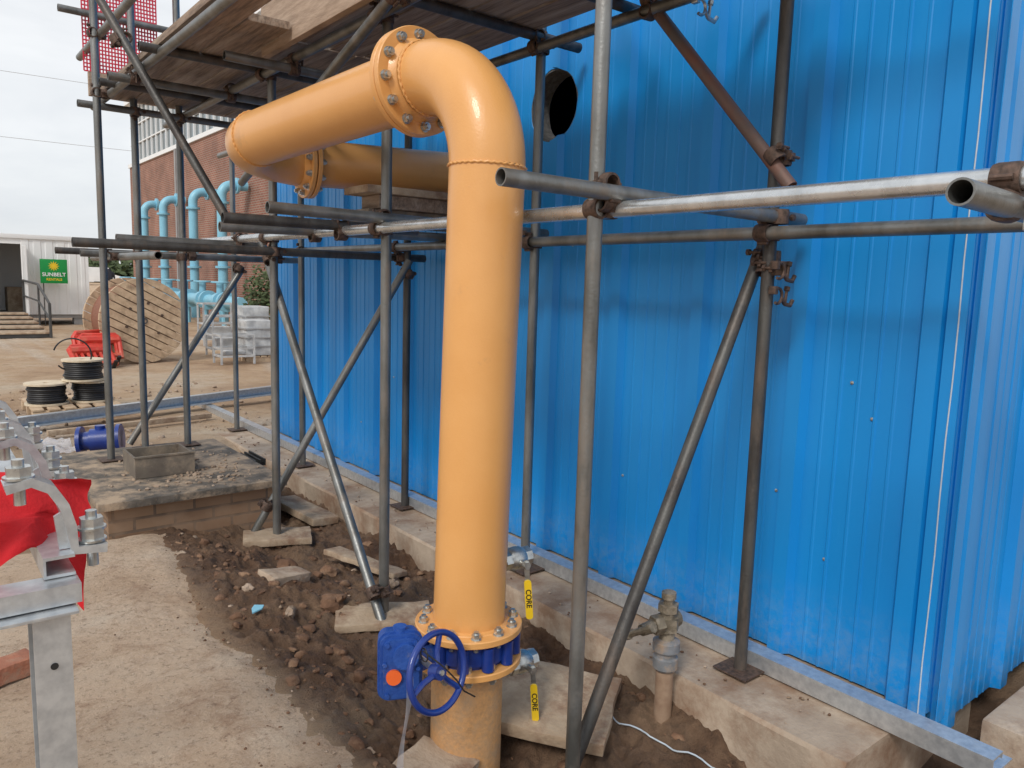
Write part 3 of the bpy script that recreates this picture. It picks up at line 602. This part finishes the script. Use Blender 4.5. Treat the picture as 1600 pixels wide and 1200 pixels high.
for i in range(len(pts)-1):
    for k in range(8):
        t=k/8; x=pts[i][0]*(1-t)+pts[i+1][0]*t; y=pts[i][1]*(1-t)+pts[i+1][1]*t; P2.append((x,y,max(gz(x+a_,y+c_) for a_ in(-.015,0,.015) for c_ in(-.015,0,.015))+.006))
P2=[(p[0]+.01*math.sin(i*.9),p[1],(P2[max(0,i-1)][2]+P2[i][2]+P2[min(len(P2)-1,i+1)][2])/3+.004) for i,p in enumerate(P2)]
b.sweep(P2,.0032,8); b.done('cable','bead',label='thin white cable lying across the trench mud',cat='cable')
# ------------------------------------------------------------------ brick chamber
ch=empty('inspection_chamber',(1.35,5.4,-1.7),'low brick chamber with dark felted cover littered with dirt','chamber')
b=MB(); b.bx((.86,4.74,-1.9),(1.84,6.12,-1.345)); b.done('brick_side','chamber',ch,smooth=False)
b=MB(); b.bx((.80,4.68,-1.343),(1.90,6.18,-1.297),.006); b.done('cover','felt',ch)
b=MB(); o=V((1.28,5.32,-1.294)); w,l,hh,t=.36,.34,.13,.014
b.bx(o+V((-w/2,-l/2,0)),o+V((w/2,-l/2+t,hh))); b.bx(o+V((-w/2,l/2-t,0)),o+V((w/2,l/2,hh))); b.bx(o+V((-w/2,-l/2+t+.0005,0)),o+V((-w/2+t,l/2-t-.0005,hh))); b.bx(o+V((w/2-t,-l/2+t+.0005,0)),o+V((w/2,l/2-t-.0005,hh))); b.bx(o+V((-w/2+t,-l/2+t,.002)),o+V((w/2-t,l/2-t,.012)))
b.bx(o+V((-w/2-.006,-l/2-.006,hh)),o+V((w/2+.006,-l/2+.012,hh+.01))); b.done('plastic_tray','tray',label='square grey brown plastic tray on the chamber cover',cat='tray',smooth=False)
b=MB()
for i in range(240):
    x=random.gauss(1.5,.2); y=random.gauss(5.15,.3)
    if not(.84<x<1.86 and 4.72<y<6.1): continue
    s=random.uniform(.004,.018); b.rock((x,y,-1.297+s*.3),s,1,.6)
b.done('debris','stone',kind='stuff',keep=True)
b=MB(); b.box((1.62,6.35,-1.47),(.35,.25,.02),Euler((.05,.1,.4)).to_matrix(),.003); b.box((1.62,6.35,-1.44),(.3,.2,.02),Euler((.05,.1,.6)).to_matrix(),.003); b.done('timber_offcut','white',label='pale board offcuts lying behind the chamber',cat='board')
b=MB()
for i in range(7): b.box((1.90+i*.035,5.8,-1.42+i*.004),(.012,.34,.03))
for i in range(7): b.box((2.0,5.65+i*.05,-1.42),(.24,.012,.0302))
b.done('plastic_grate','black',label='black plastic drainage grate lying beside the chamber',cat='grate',smooth=False)
b=MB(); a_=V((1.07,6.93,-1.37)); c_=V((1.36,6.80,-1.35)); d=(c_-a_).normalized()
b.cyl(a_,c_,.075,20); b.cyl(a_,a_+d*.03,.12,24); b.cyl(c_-d*.03,c_,.12,24); b.cyl(a_+d*.16,a_+d*.16+V((0,0,.12)),.04,16); b.cyl(a_+d*.09,a_+d*.23,.095,20)
b.done('pipe_fitting','valveblue',label='stubby blue painted flanged fitting lying on the ground',cat='pipe fitting')
b=MB(); rows=[]
for j in range(16):
    rows.append([b.bm.verts.new((.55+.035*i,7.0+.04*j,gz(.55+.035*i,7.0+.04*j)+.03+.09*abs(noise.noise(V((i*.31,j*.27,1))))+.03*noise.noise(V((i*.9,j*.8,3))))) for i in range(16)])
for j in range(15):
    for i in range(15): b.face([rows[j][i],rows[j][i+1],rows[j+1][i+1],rows[j+1][i]])
b.done('plastic_sheet','film',label='crumpled clear plastic sheet on the dirt heap',cat='plastic sheet',ang=180)
b=MB(); a_=V((.7,8.2,-1.44)); c_=V((3.6,9.0,-1.40)); dd=(c_-a_); u=dd.normalized(); s_=u.cross(V(Z)).normalized()
b.prism([(0,0),(.12,0),(.12,.008),(.008,.008),(.008,.09),(.07,.09),(.07,.098),(0,.098)],a_,s_,V(Z),dd); b.done('steel_channel','galv',label='long galvanised channel lying on the dirt',cat='steel channel',smooth=False)
b=MB(); b.box((1.7,7.9,-1.44),(1.5,.05,.05),Euler((0,0,.15)).to_matrix(),.004); b.done('timber_batten','sole',label='dirty timber batten lying on the ground',cat='timber')
b=MB(); b.box((.215,3.22,-1.465),(.215,.1025,.065),Euler((0,0,.35)).to_matrix(),.006); bmesh.ops.subdivide_edges(b.bm,edges=[e for e in b.bm.edges if e.calc_length()>.03],cuts=3,use_grid_fill=True)
for v in b.bm.verts: v.co+=V((noise.noise(v.co*25),noise.noise(v.co*25+V((5,5,5))),noise.noise(v.co*25+V((9,1,2)))))*.005
b.done('loose_brick','redbrick',label='chipped red brick on the concrete pavement',cat='brick')
# ------------------------------------------------------------------ galvanised rack
rk=empty('steel_pipe_rack',(.17,1.5,-1.5),'galvanised steel support frame with bolted pipe clamps','steel frame')
b=MB(); b.prism([(0,0),(.055,0),(.055,.075),(0,.075),(0,.069),(.049,.069),(.049,.006),(0,.006)],(.140,1.42,-1.497),(1,0,0),(0,1,0),(0,0,.925)); b.done('post','galv',rk,smooth=False)
b=MB(); b.cyl((.168,1.4185,-.66),(.168,1.4195,-.66),.006,14); b.done('bolt_hole','black',rk)
b=MB(); b.bx((.085,1.405,-.571),(.206,1.50,-.565),.001); b.done('cap_plate','galv',rk)
b=MB(); chn=[(0,0),(.06,0),(.06,.005),(.005,.005),(.005,.029),(.06,.029),(.06,.034),(0,.034)]
b.prism(chn,(-.7,1.43,-.561),(0,1,0),(0,0,1),(.915,0,0)); b.done('cross_rail','galv',rk,smooth=False)
b=MB(); b.prism(chn,(-.7,2.08,-.561),(0,1,0),(0,0,1),(.915,0,0)); b.done('cross_rail','galv',rk,smooth=False)
b=MB(); b.prism([(x*.8,z*1.1) for x,z in chn],(.165,1.47,-.525),(1,0,0),(0,0,1),(0,1.1,0)); b.done('rail','galv',rk,smooth=False)
def arm(y,x,zb,sgn=1,full=True):
    k=MB(); w_=.05
    path=[(-.030,.122),(.008,.130),(.036,.114),(.054,.082),(.064,.042),(.068,.0),(.118,-.004)]
    th=.016; up=[];lo=[]
    for i,(px,pz) in enumerate(path):
        a=V(path[max(0,i-1)]); c=V(path[min(len(path)-1,i+1)]); t=(c-a).normalized(); n_=V((-t.y,t.x))
        up.append((px+n_.x*th/2,pz+n_.y*th/2)); lo.append((px-n_.x*th/2,pz-n_.y*th/2))
    poly=[(x+sgn*a,zb+c) for a,c in up+lo[::-1]]
    k.prism(poly,(0,y,0),(1,0,0),(0,0,1),(0,w_,0))
    k.prism([(x+sgn*a,zb+c) for a,c in [(.046,.0),(.066,.0),(.066,.04),(.058,.07),(.040,.06)]],(0,y+w_*.42,0),(1,0,0),(0,0,1),(0,.008,0))
    cl=k.done('clamp_arm','galv',rk)
    for px,pz,ax_,nut in [(-.008,.134,(0,0,1),1),(.098,.006,(0,0,1),2)]:
        a_=V((ax_[0]*sgn,0,ax_[2])).normalized(); p=V((x+sgn*px,y+w_/2,zb+pz)); k=MB(); k.cyl(p-a_*.045,p+a_*(.012+.022*nut),.0095,12)
        for q in range(nut): k.cyl(p+a_*(.001+.022*q),p+a_*(.005+.022*q),.024,18); k.cyl(p+a_*(.005+.022*q),p+a_*(.0215+.022*q),.0205,6)
        k.done('bolt','bolt',cl,ang=30)
for y,x in((1.48,.148),(1.86,.162),(2.10,.168),(2.46,.172)):
    arm(y,x,-.486); arm(y+.01,x-.12,-.486,-1)
b=MB(); rows=[]; nu,nv=80,44
for j in range(nv):
    r_=[]
    for i in range(nu):
        u=i/(nu-1); v=j/(nv-1)
        x=-.12+.395*u; y=1.66-.10*v; z=-.385+.015*math.sin(u*3.1)-.12*v*(.8+.3*math.sin(u*7+1)**2)-.10*max(0,u-.65)*2.2*v-.05*max(0,u-.5)
        z+=.010*math.sin(u*15+v*3)*(.3+v)+.018*noise.noise(V((u*5,v*4,2)))+.004*noise.noise(V((u*18,v*15,5))); y+=.022*math.sin(u*13+v*4+math.sin(v*5))*(.4+v)+.02*noise.noise(V((u*6,v*4,0))); x+=.015*noise.noise(V((u*6,v*5,8)))-.08*v*max(0,u-.75)*2
        r_.append(b.bm.verts.new((x,y,z)))
    rows.append(r_)
for j in range(nv-1):
    for i in range(nu-1): b.face([rows[j][i],rows[j][i+1],rows[j+1][i+1],rows[j+1][i]])
b.done('cloth','redcloth',label='crumpled red cloth draped over the galvanised frame',cat='cloth',ang=180)
# ------------------------------------------------------------------ small cable reels
def reel(x,y,z,label,rad=.20,h=.22,top=False):
    e=empty('cable_reel',(x,y,z),label,'cable reel','small reels of black cable on the pallet')
    for q,zz in enumerate((z,z+h-.018)):
        k=MB(); k.lathe((x,y,zz),Z,[(.03,0),(rad,0),(rad,.018),(.03,.018)],32,closed=True); k.done('reel_flange','palewood',e)
    k=MB(); k.cyl((x,y,z+.018),(x,y,z+h-.018),.08,20); k.done('core','palewood',e)
    k=MB()
    for i in range(8): k.torus((x+random.uniform(-.006,.006),y,z+.032+i*(h-.06)/7.6),Z,rad-.045+.022*random.random(),.0125,36,8)
    k.done('cable_coil','cableblack',e); return e
b=MB(); 
for i in range(6): b.box((1.0+i*.14,9.1,-1.37),(.10,.9,.02),None,.002)
for i in range(3): b.box((1.35,8.7+i*.4,-1.43),(.8,.09,.09),None,.003)
b.done('pallet','wood',label='timber pallet carrying small cable reels',cat='pallet')
reel(1.12,9.0,-1.358,'small timber reel of black cable on pallet'); reel(1.54,9.05,-1.358,'small timber reel of black cable on pallet'); reel(1.46,9.0,-1.13,'small timber reel of black cable stacked on another')
b=MB(); b.torus((1.36,8.95,-.86),(.2,1,.1),.17,.008,36,8,.3,5.6); b.done('cable','cableblack',label='loose loop of black cable above the reels',cat='cable')
# ------------------------------------------------------------------ big drum
dc=V((3.12,14.2,-.80)); dax=V((.13,-.99,0)).normalized(); dr=empty('cable_drum',(3.12,14.2,-1.48),'large timber cable drum standing on its flanges','cable drum')
xh=V((0,0,1)).cross(dax).normalized()
def drumface(p,name):
    k=MB(); n=11; R_=.70
    for i in range(n):
        a=-R_+2*R_*i/n+.008; c_=-R_+2*R_*(i+1)/n-.008
        def hh(t): return math.sqrt(max(0.0,R_*R_-t*t))
        ts=[a+(c_-a)*q/4 for q in range(5)]; poly=[(t,hh(t)) for t in ts]+[(t,-hh(t)) for t in ts[::-1]]
        poly=[p_ for q,p_ in enumerate(poly) if q==0 or (V(p_)-V(poly[q-1])).length>1e-4]
        if len(poly)<3: continue
        tilt=math.radians(62); ux=xh*math.cos(tilt)+V(Z)*math.sin(tilt); uy=V(Z)*math.cos(tilt)-xh*math.sin(tilt)
        k.prism(poly,p,ux,uy,dax*.05)
    f=k.done(name,'wood',dr,smooth=False)
    for i in range(6):
        a=math.pi*2*i/6+.3; c_=p+(xh*math.cos(a)+V(Z)*math.sin(a))*.30; k=MB(); k.cyl(c_+dax*.05,c_+dax*.062,.024,10); k.done('bolt','coupler',f)
    k=MB(); k.lathe(p+dax*.052,dax,[(.03,0),(.05,0),(.05,.01),(.03,.01)],20,closed=True); k.done('hub_plate','dark',f)
drumface(dc+dax*.35,'flange_disc'); drumface(dc-dax*.40,'flange_disc')
b=MB()
for i in range(16): b.torus(dc-dax*.33+dax*i*.043,dax,.56,.03,40,8)
b.cyl(dc-dax*.34,dc+dax*.34,.56,40); b.done('cable_coil','cablerust',dr)
def barrier(o,ang,lean,s=.5):
    e=empty('plastic_barrier',o,'red plastic pedestrian barrier leaning in a heap','barrier','red plastic barriers by the drum'); m=Matrix.Translation(o)@Matrix.Rotation(ang,4,'Z')@Matrix.Rotation(lean,4,'X')@Matrix.Scale(s,4)
    k=MB(); pt=lambda x,z:m@V((x,0,z))
    k.sweep([pt(-.5,.1),pt(-.5,.75),pt(-.42,.85),pt(.42,.85),pt(.5,.75),pt(.5,.1)],.07*s,8)
    k.sweep([pt(-.5,.2),pt(.5,.2)],.07*s,8); k.sweep([pt(-.5,.7),pt(.5,.7)],.13*s,8)
    for i in range(6): k.sweep([pt(-.4+i*.16,.2),pt(-.4+i*.16,.62)],.045*s,6)
    k.done('panel','redplastic',e)
    k=MB(); k.box(m@V((-.4,0,.04)),(.1*s,.5*s,.06*s),m.to_3x3().normalized(),.01); k.done('foot','black',e)
    k=MB(); k.box(m@V((.4,0,.04)),(.1*s,.5*s,.06*s),m.to_3x3().normalized(),.01); k.done('foot','black',e)
barrier(V((2.36,13.2,-1.50)),.25,-.85,.58); barrier(V((2.46,13.45,-1.42)),.0,-.55,.56); barrier(V((2.42,13.8,-1.48)),.5,-.2,.6)
for i,(x,y,w,d_,h) in enumerate([(4.95,13.6,.5,.5,.62),(5.45,15.2,.55,.6,.8)]):
    e=empty('wrapped_pallet_load',(x,y,-1.5),'stack of white banded goods on a pallet','pallet load','white stacked goods in the yard')
    k=MB(); k.bx((x-w/2,y-d_/2,-1.40),(x+w/2,y+d_/2,-1.40+h),.03); bmesh.ops.subdivide_edges(k.bm,edges=[e_ for e_ in k.bm.edges if e_.calc_length()>.3],cuts=7,use_grid_fill=True)
    for v in k.bm.verts: v.co+=V((noise.noise(v.co*5),noise.noise(v.co*5+V((3,3,3))),0))*.035
    k.done('wrapped_goods','wrap',e,ang=50)
    k=MB()
    for q in range(1,4):
        zz=-1.40+h*q/4; k.bx((x-w/2-.022,y-d_/2-.022,zz),(x+w/2+.022,y+d_/2+.022,zz+.02))
    k.done('band','grey',e,smooth=False)
    k=MB()
    for q in range(4): k.bx((x-w/2+q*w/4+.01,y-d_/2,-1.43),(x-w/2+(q+1)*w/4-.01,y+d_/2,-1.405))
    for q in(-1,0,1): k.box((x,y+q*d_*.4,-1.475),(w,.08,.085))
    k.done('pallet','wood',e,smooth=False)
for (ox,oy,w_,h_) in((4.15,13.0,.55,.5),(4.45,14.4,.6,.75),(4.95,16.6,.7,.9)):
    b=MB()
    for q in(0,w_): 
        for qq in(0,.4): b.bx((ox+q,oy+qq,-1.5),(ox+q+.03,oy+qq+.03,-1.5+h_))
    for zz in(.12,h_*.5,h_-.03):
        b.bx((ox+.031,oy+.002,-1.5+zz),(ox+w_-.001,oy+.028,-1.5+zz+.03)); b.bx((ox+.031,oy+.402,-1.5+zz),(ox+w_-.001,oy+.428,-1.5+zz+.03)); b.bx((ox+.002,oy+.031,-1.5+zz),(ox+.028,oy+.399,-1.5+zz+.03)); b.bx((ox+w_+.002,oy+.031,-1.5+zz),(ox+w_+.028,oy+.399,-1.5+zz+.03))
    b.bx((ox+.1,oy+.08,-1.38+.032),(ox+w_-.1,oy+.34,-1.5+h_*.45),.02)
    b.done('steel_stillage','wrap',label='small pale steel stillage frame standing in the yard',cat='steel frame',smooth=False,group='steel stillages in the yard')
# ------------------------------------------------------------------ brick building
bb=empty('brick_building',(14,30,-1.5),'long red brick industrial building with high window band','building')
b=MB(); b.bx((9.0,16,-1.6),(24,41,5.0)); b.done('wall','brickwall',bb,smooth=False)
b=MB(); b.bx((9.25,16.2,5.002),(23.8,40.8,7.75)); b.done('upper_wall','white',bb,smooth=False)
b=MB(); b.bx((8.85,15.8,5.0+2.752),(24.2,41.1,8.25)); b.bx((8.93,15.9,4.9),(9.0-.002,41.05,5.06)); b.done('roof_fascia','white',bb,smooth=False)
y=16.4
while y<40:
    k=MB(); k.bx((9.20,y+.06,5.15),(9.248,y+1.54,7.6)); w_=k.done('window','glass',bb,smooth=False)
    k=MB()
    for yy in(y,y+.78): k.bx((9.12,yy-.03,5.1),(9.198,yy+.03,7.7))
    for zz in(5.1,5.95,6.8,7.64): k.bx((9.13,y+.032,zz),(9.197,y+.748,zz+.05)); k.bx((9.13,y+.812,zz),(9.197,y+1.528,zz+.05))
    k.done('window_frame','white',w_,smooth=False); y+=1.56
for y in(39,33): b=MB(); b.bx((8.9,y,-1.5),(8.998,y+.15,4.9)); b.done('downpipe','grey',bb,smooth=False)
for y in(34.7,31.8,28.0,25.0):
    e=empty('blue_vent_pipe',(8.1,y,-1.5),'light blue gooseneck pipe standing against the brick wall','pipe','light blue pipes by the brick wall')
    x=8.1; R_=.15; arc=[(x+.35*(1-math.cos(t)),y,2.45+.35*math.sin(t)) for t in [math.pi/2*i/8 for i in range(9)]]
    k=MB(); k.sweep([(x,y,-1.55),(x,y,2.4)]+arc+[(8.9,y,2.8)],R_,16); k.done('pipe_section','lightblue',e)
    for zz in(2.2,.2,-.9):
        k=MB(); k.lathe((x,y,zz),Z,[(0,0),(.23,0),(.23,.07),(0,.07)],20); k.done('flange','lightblue',e)
    k=MB(); k.lathe((8.55,y,2.8),X,[(0,0),(.25,0),(.25,.07),(0,.07)],20); k.done('flange','lightblue',e)
e=empty('blue_manifold_pipe',(7.2,27,-1.5),'light blue horizontal manifold pipe with flanges and valves','pipe')
b=MB(); b.sweep([(7.1,20.5,-.75),(7.1,35,-.75)],.17,16); b.done('pipe_section','lightblue',e)
for y in(21.6,23.2,25,26.8,28.6,31,33):
    k=MB(); k.lathe((7.1,y,-.75),Y,[(0,0),(.28,0),(.28,.12),(0,.12)],20); k.cyl((7.1,y+.6,-.75),(7.1,y+.6,-.25),.10,12); k.torus((7.1,y+.6,-.22),Z,.22,.03,20,6); k.cyl((7.1,y+.3,-1.55),(7.1,y+.3,-.85),.07,8); k.lathe((7.1,y+.45,-.75),Y,[(0,0),(.25,.05),(.25,.25),(0,.3)],16); k.done('flange','lightblue',e)
random.seed(3)
def shrub(name,c,rx,ry,rz,n,s,label,cat,kind=None):
    k=MB()
    for i in range(n):
        t=V((random.gauss(0,1),random.gauss(0,1),random.gauss(0,1))).normalized()*random.random()**.4; f=1+.35*noise.noise(t*2+V(c))
        p=V((c[0]+t.x*rx*f,c[1]+t.y*ry*f,max(c[2]-rz,c[2]+t.z*rz*f))); a=V((random.uniform(-1,1),random.uniform(-1,1),random.uniform(-.6,.6))).normalized()*s; q=a.orthogonal().normalized()*s*.6
        k.face([k.bm.verts.new(p-a),k.bm.verts.new(p+q),k.bm.verts.new(p+a),k.bm.verts.new(p-q)])
    return k.done(name,'leaf',label=label,cat=cat,kind=kind,smooth=False,keep=bool(kind))
shrub('shrub',(6.9,18.3,-.6),.45,.6,.9,1100,.06,'scrubby green bush near the brick wall','shrub')
shrub('hedge',(14,118,-.6),26,4,2.6,9000,.55,None,None,'stuff')
shrub('hedge',(-30,140,-.2),40,4,3.2,6000,.8,None,None,'stuff')
# ------------------------------------------------------------------ site cabin
cb=empty('site_cabin',(1.5,25,-1.5),'white steel site cabin with open door and dark steps','cabin')
x0,x1,y0,y1,z0,z1=-3.5,4.22,24.5,26.9,-1.22,.92
b=MB(); dx0,dx1=1.85,2.62
def corr(k,xa,xb,za,zb):
    s=xa; poly=[]; D=-.012
    while s<xb-.001:
        e_=min(s+.28,xb); poly+=[(s,0),(s+.02,D),(e_-.10 if e_-.10>s+.02 else e_,D),(e_-.08 if e_-.08>s+.03 else e_,0)]; s=e_
    poly+=[(xb,0),(xb,.05),(xa,.05)]; out=[]
    for p in poly:
        if not out or (V(p)-V(out[-1])).length>.002: out.append(p)
    k.prism(out,(0,y0,za),X,Y,(0,0,zb-za))
corr(b,x0,dx0,z0,z1-.12); corr(b,dx1,x1,z0,z1-.12); b.bx((dx0+.001,y0,.66),(dx1-.001,y0+.05,z1-.12)); b.bx((x0,y1-.05,z0),(x1,y1,z1-.12)); b.bx((x0,y0+.052,z0),(x0+.05,y1-.052,z1-.12)); b.bx((x1-.05,y0+.052,z0),(x1,y1-.052,z1-.12)); b.done('wall','white',cb,smooth=False)
b=MB(); b.bx((x0-.03,y0-.05,z1-.118),(x1+.03,y1+.03,z1),.01); b.done('roof','white',cb)
b=MB(); b.bx((x0,y0+.06,z0-.1),(x1,y1-.06,z0+.02)); b.done('floor','grey',cb,smooth=False)
b=MB(); b.bx((2.4,26.0,z0+.021),(3.6,26.6,z0+.7)); b.done('desk','sole',cb,smooth=False)
b=MB(); b.bx((dx1+.02,y0-.65,z0+.02),(dx1+.06,y0-.04,.62),.005); b.done('door','white',cb,smooth=False)
for s_ in(x0+.2,x1-.4,.6): 
    b=MB(); b.bx((s_,y0+.1,-1.52),(s_+.3,y0+.4,z0-.101)); b.done('support_block','grey',cb,smooth=False)
sp=empty('cabin_steps',(2.3,21.5,-1.5),'dark metal and timber steps with handrails at the cabin door','steps')
for i in range(5):
    b=MB(); b.bx((1.45,19.8+i*.9,-1.42+i*.06),(2.6,20.66+i*.9,-1.38+i*.06),.008); b.done('step','sole',sp)
    b=MB(); b.bx((1.46,19.82+i*.9,-1.5),(2.59,19.86+i*.9,-1.422+i*.06)); b.done('riser','darkmetal',sp,smooth=False)
for x in(1.45,2.6):
    b=MB(); b.sweep([(x,19.75,-1.5),(x,19.75,-.75),(x,21.4,-.35),(x,24.2,-.3),(x,24.2,-1.4)],.03,8); b.done('handrail','darkmetal',sp)
    b=MB(); b.sweep([(x,19.75,-1.1),(x,21.4,-.75),(x,24.2,-.7)],.022,8); b.done('mid_rail','darkmetal',sp)
    b=MB(); b.sweep([(x,21.4,-1.45),(x,21.4,-.37)],.024,8); b.done('rail_post','darkmetal',sp)
sg=empty('hire_sign',(3.2,24.0,-1.5),'green hire company sign with yellow sunburst on a post','sign')
by=24.0
b=MB(); b.bx((2.98,by,-.36),(3.62,by+.02,.28),.004); b.done('panel','green',sg)
b=MB(); b.cyl((3.05,by+.04,-1.5),(3.05,by+.04,.28),.014,8); b.done('post','darkmetal',sg)
b=MB(); cc=V((3.30,by-.005,.10))
for i in range(12):
    a=i*math.pi/6; d=V((math.cos(a),0,math.sin(a))); s_=V((-math.sin(a),0,math.cos(a))); b.face([b.bm.verts.new(cc+d*.05-s_*.022),b.bm.verts.new(cc+d*.14),b.bm.verts.new(cc+d*.05+s_*.022)])
b.cyl(cc+V((0,.003,0)),cc+V((0,-.003,0)),.055,16); b.done('sunburst_emblem','signyellow',sg,smooth=False)
textobj('SUNBELT',.135,frame((3.30,by-.004,-.13),X,Z),'signwhite',sg); textobj('RENTALS',.09,frame((3.30,by-.004,-.26),X,Z),'signyellow',sg)
b=MB(); b.cyl((4.9,62,-1.5),(4.9,62,5.2),.09,10,.05); b.sweep([(4.9,62,5.2),(4.8,62,5.4),(4.4,62,5.45)],.04,6); b.box((4.2,62,5.44),(.5,.2,.1),None,.03); b.done('street_lamp','grey',label='slim grey street lamp behind the cabin',cat='street lamp')
for z,dz in((13.2,.6),(9.2,.3)):
    b=MB(); b.sweep([(-40+i*5,62,z+dz*(i-4)/8+((i-10)/10)**2*.8-.8) for i in range(16)],.014,5); b.done('overhead_cable','grey',label='thin overhead cable against the sky',cat='cable',group='overhead cables')
def van(x,y,m='white'):
    e=empty('parked_van',(x,y,-1.5),'small white van parked near the hedge','van','vans parked by the hedge')
    k=MB(); k.prism([(-2.3,.35),(2.3,.35),(2.35,.9),(1.5,1.15),(.9,1.9),(-2.2,1.95),(-2.35,1.0)],(x,y,-1.5),X,Z,(0,1.8,0)); k.done('body',m,e,smooth=False)
    k=MB(); k.prism([(.2,1.2),(1.35,1.2),(.85,1.8),(.2,1.8)],(x,y-.01,-1.5),X,Z,(0,.008,0)); k.done('window','glass',e,smooth=False)
    for q in(-1.4,1.4): k=MB(); k.cyl((x+q,y-.05,-1.17),(x+q,y+.2,-1.17),.33,16); k.done('wheel','asph',e)
van(14.0,92); van(17.6,96)
k=bpy.data.meshes.new('body'); px,py=8.9,46.0
J=[(0,0,.95),(0,0,1.2),(0,0,1.42),(0,0,1.53),(0,0,1.66),(.19,0,1.40),(.25,.02,1.12),(.24,-.08,.88),(-.19,0,1.40),(-.25,.02,1.12),(-.24,-.08,.88),(.1,0,.9),(.11,-.03,.5),(.11,.03,.08),(.12,-.12,.03),(-.1,0,.9),(-.11,.05,.5),(-.11,.09,.08),(-.12,-.05,.03)]
E=[(0,1),(1,2),(2,3),(3,4),(2,5),(5,6),(6,7),(2,8),(8,9),(9,10),(0,11),(11,12),(12,13),(13,14),(0,15),(15,16),(16,17),(17,18)]
RR=[.15,.14,.15,.06,.10,.075,.05,.04,.075,.05,.04,.10,.07,.05,.04,.10,.07,.05,.04]
k.from_pydata([(px+a,py+b_,c_-1.5) for a,b_,c_ in J],E,[]); o=bpy.data.objects.new('person',k); COL.objects.link(o); o['label']='person in dark workwear standing in the yard'; o['category']='person'
md=o.modifiers.new('s','SKIN'); 
for i,s_ in enumerate(k.skin_vertices[0].data): s_.radius=(RR[i],RR[i]); s_.use_root=(i==0)
o.modifiers.new('u','SUBSURF').levels=1; k.materials.append(M['clothdark'])
# ------------------------------------------------------------------ world, light, camera
w=bpy.data.worlds.new('World'); scene.world=w; w.use_nodes=True; nt=w.node_tree; L=nt.links
bg=nt.nodes['Background']; sky=nn(nt,'ShaderNodeTexSky'); sky.sky_type='NISHITA'; sky.sun_disc=False
sdir=V((-.66,-.36,.70)).normalized(); sky.sun_elevation=math.asin(sdir.z); sky.sun_rotation=math.atan2(sdir.x,sdir.y)
tc=nn(nt,'ShaderNodeTexCoord'); mp=nn(nt,'ShaderNodeMapping'); mp.inputs['Scale'].default_value=(1,1,3.2); L.new(tc.outputs['Generated'],mp.inputs[0])
no=nn(nt,'ShaderNodeTexNoise',Scale=2.2,Detail=7,Roughness=.55,Distortion=.4); L.new(mp.outputs[0],no.inputs['Vector'])
cl=ramp(nt,no.outputs[0],[(.3,(5.7,5.95,6.3)),(.5,(6.9,7.05,7.2)),(.7,(8.1,8.15,8.2))])
L.new(mixc(nt,.90,sky.outputs[0],cl),bg.inputs[0]); bg.inputs[1].default_value=.132
sl=bpy.data.lights.new('sun','SUN'); sl.energy=1.9; sl.angle=math.radians(15); sl.color=(1,.955,.89); so=bpy.data.objects.new('sun',sl); COL.objects.link(so); so.rotation_euler=sdir.to_track_quat('Z','Y').to_euler()
cam=bpy.data.cameras.new('camera'); cam.lens=27; cam.sensor_width=36; cam.clip_end=3000; cam.clip_start=.05; co=bpy.data.objects.new('camera',cam); COL.objects.link(co)
th,p,ro=math.radians(38.6),math.radians(7.5),math.radians(1.63)
Fw=V((math.cos(p)*math.sin(th),math.cos(p)*math.cos(th),-math.sin(p))); R0=V((math.cos(th),-math.sin(th),0)); U0=R0.cross(Fw)
Rr=R0*math.cos(ro)+U0*math.sin(ro); Uu=-R0*math.sin(ro)+U0*math.cos(ro)
m=Matrix.Identity(4)
for i,a in enumerate((Rr,Uu,-Fw)): m[0][i],m[1][i],m[2][i]=a
co.matrix_world=m; scene.camera=co
scene.view_settings.view_transform='Standard'; scene.view_settings.look='None'; scene.view_settings.exposure=0
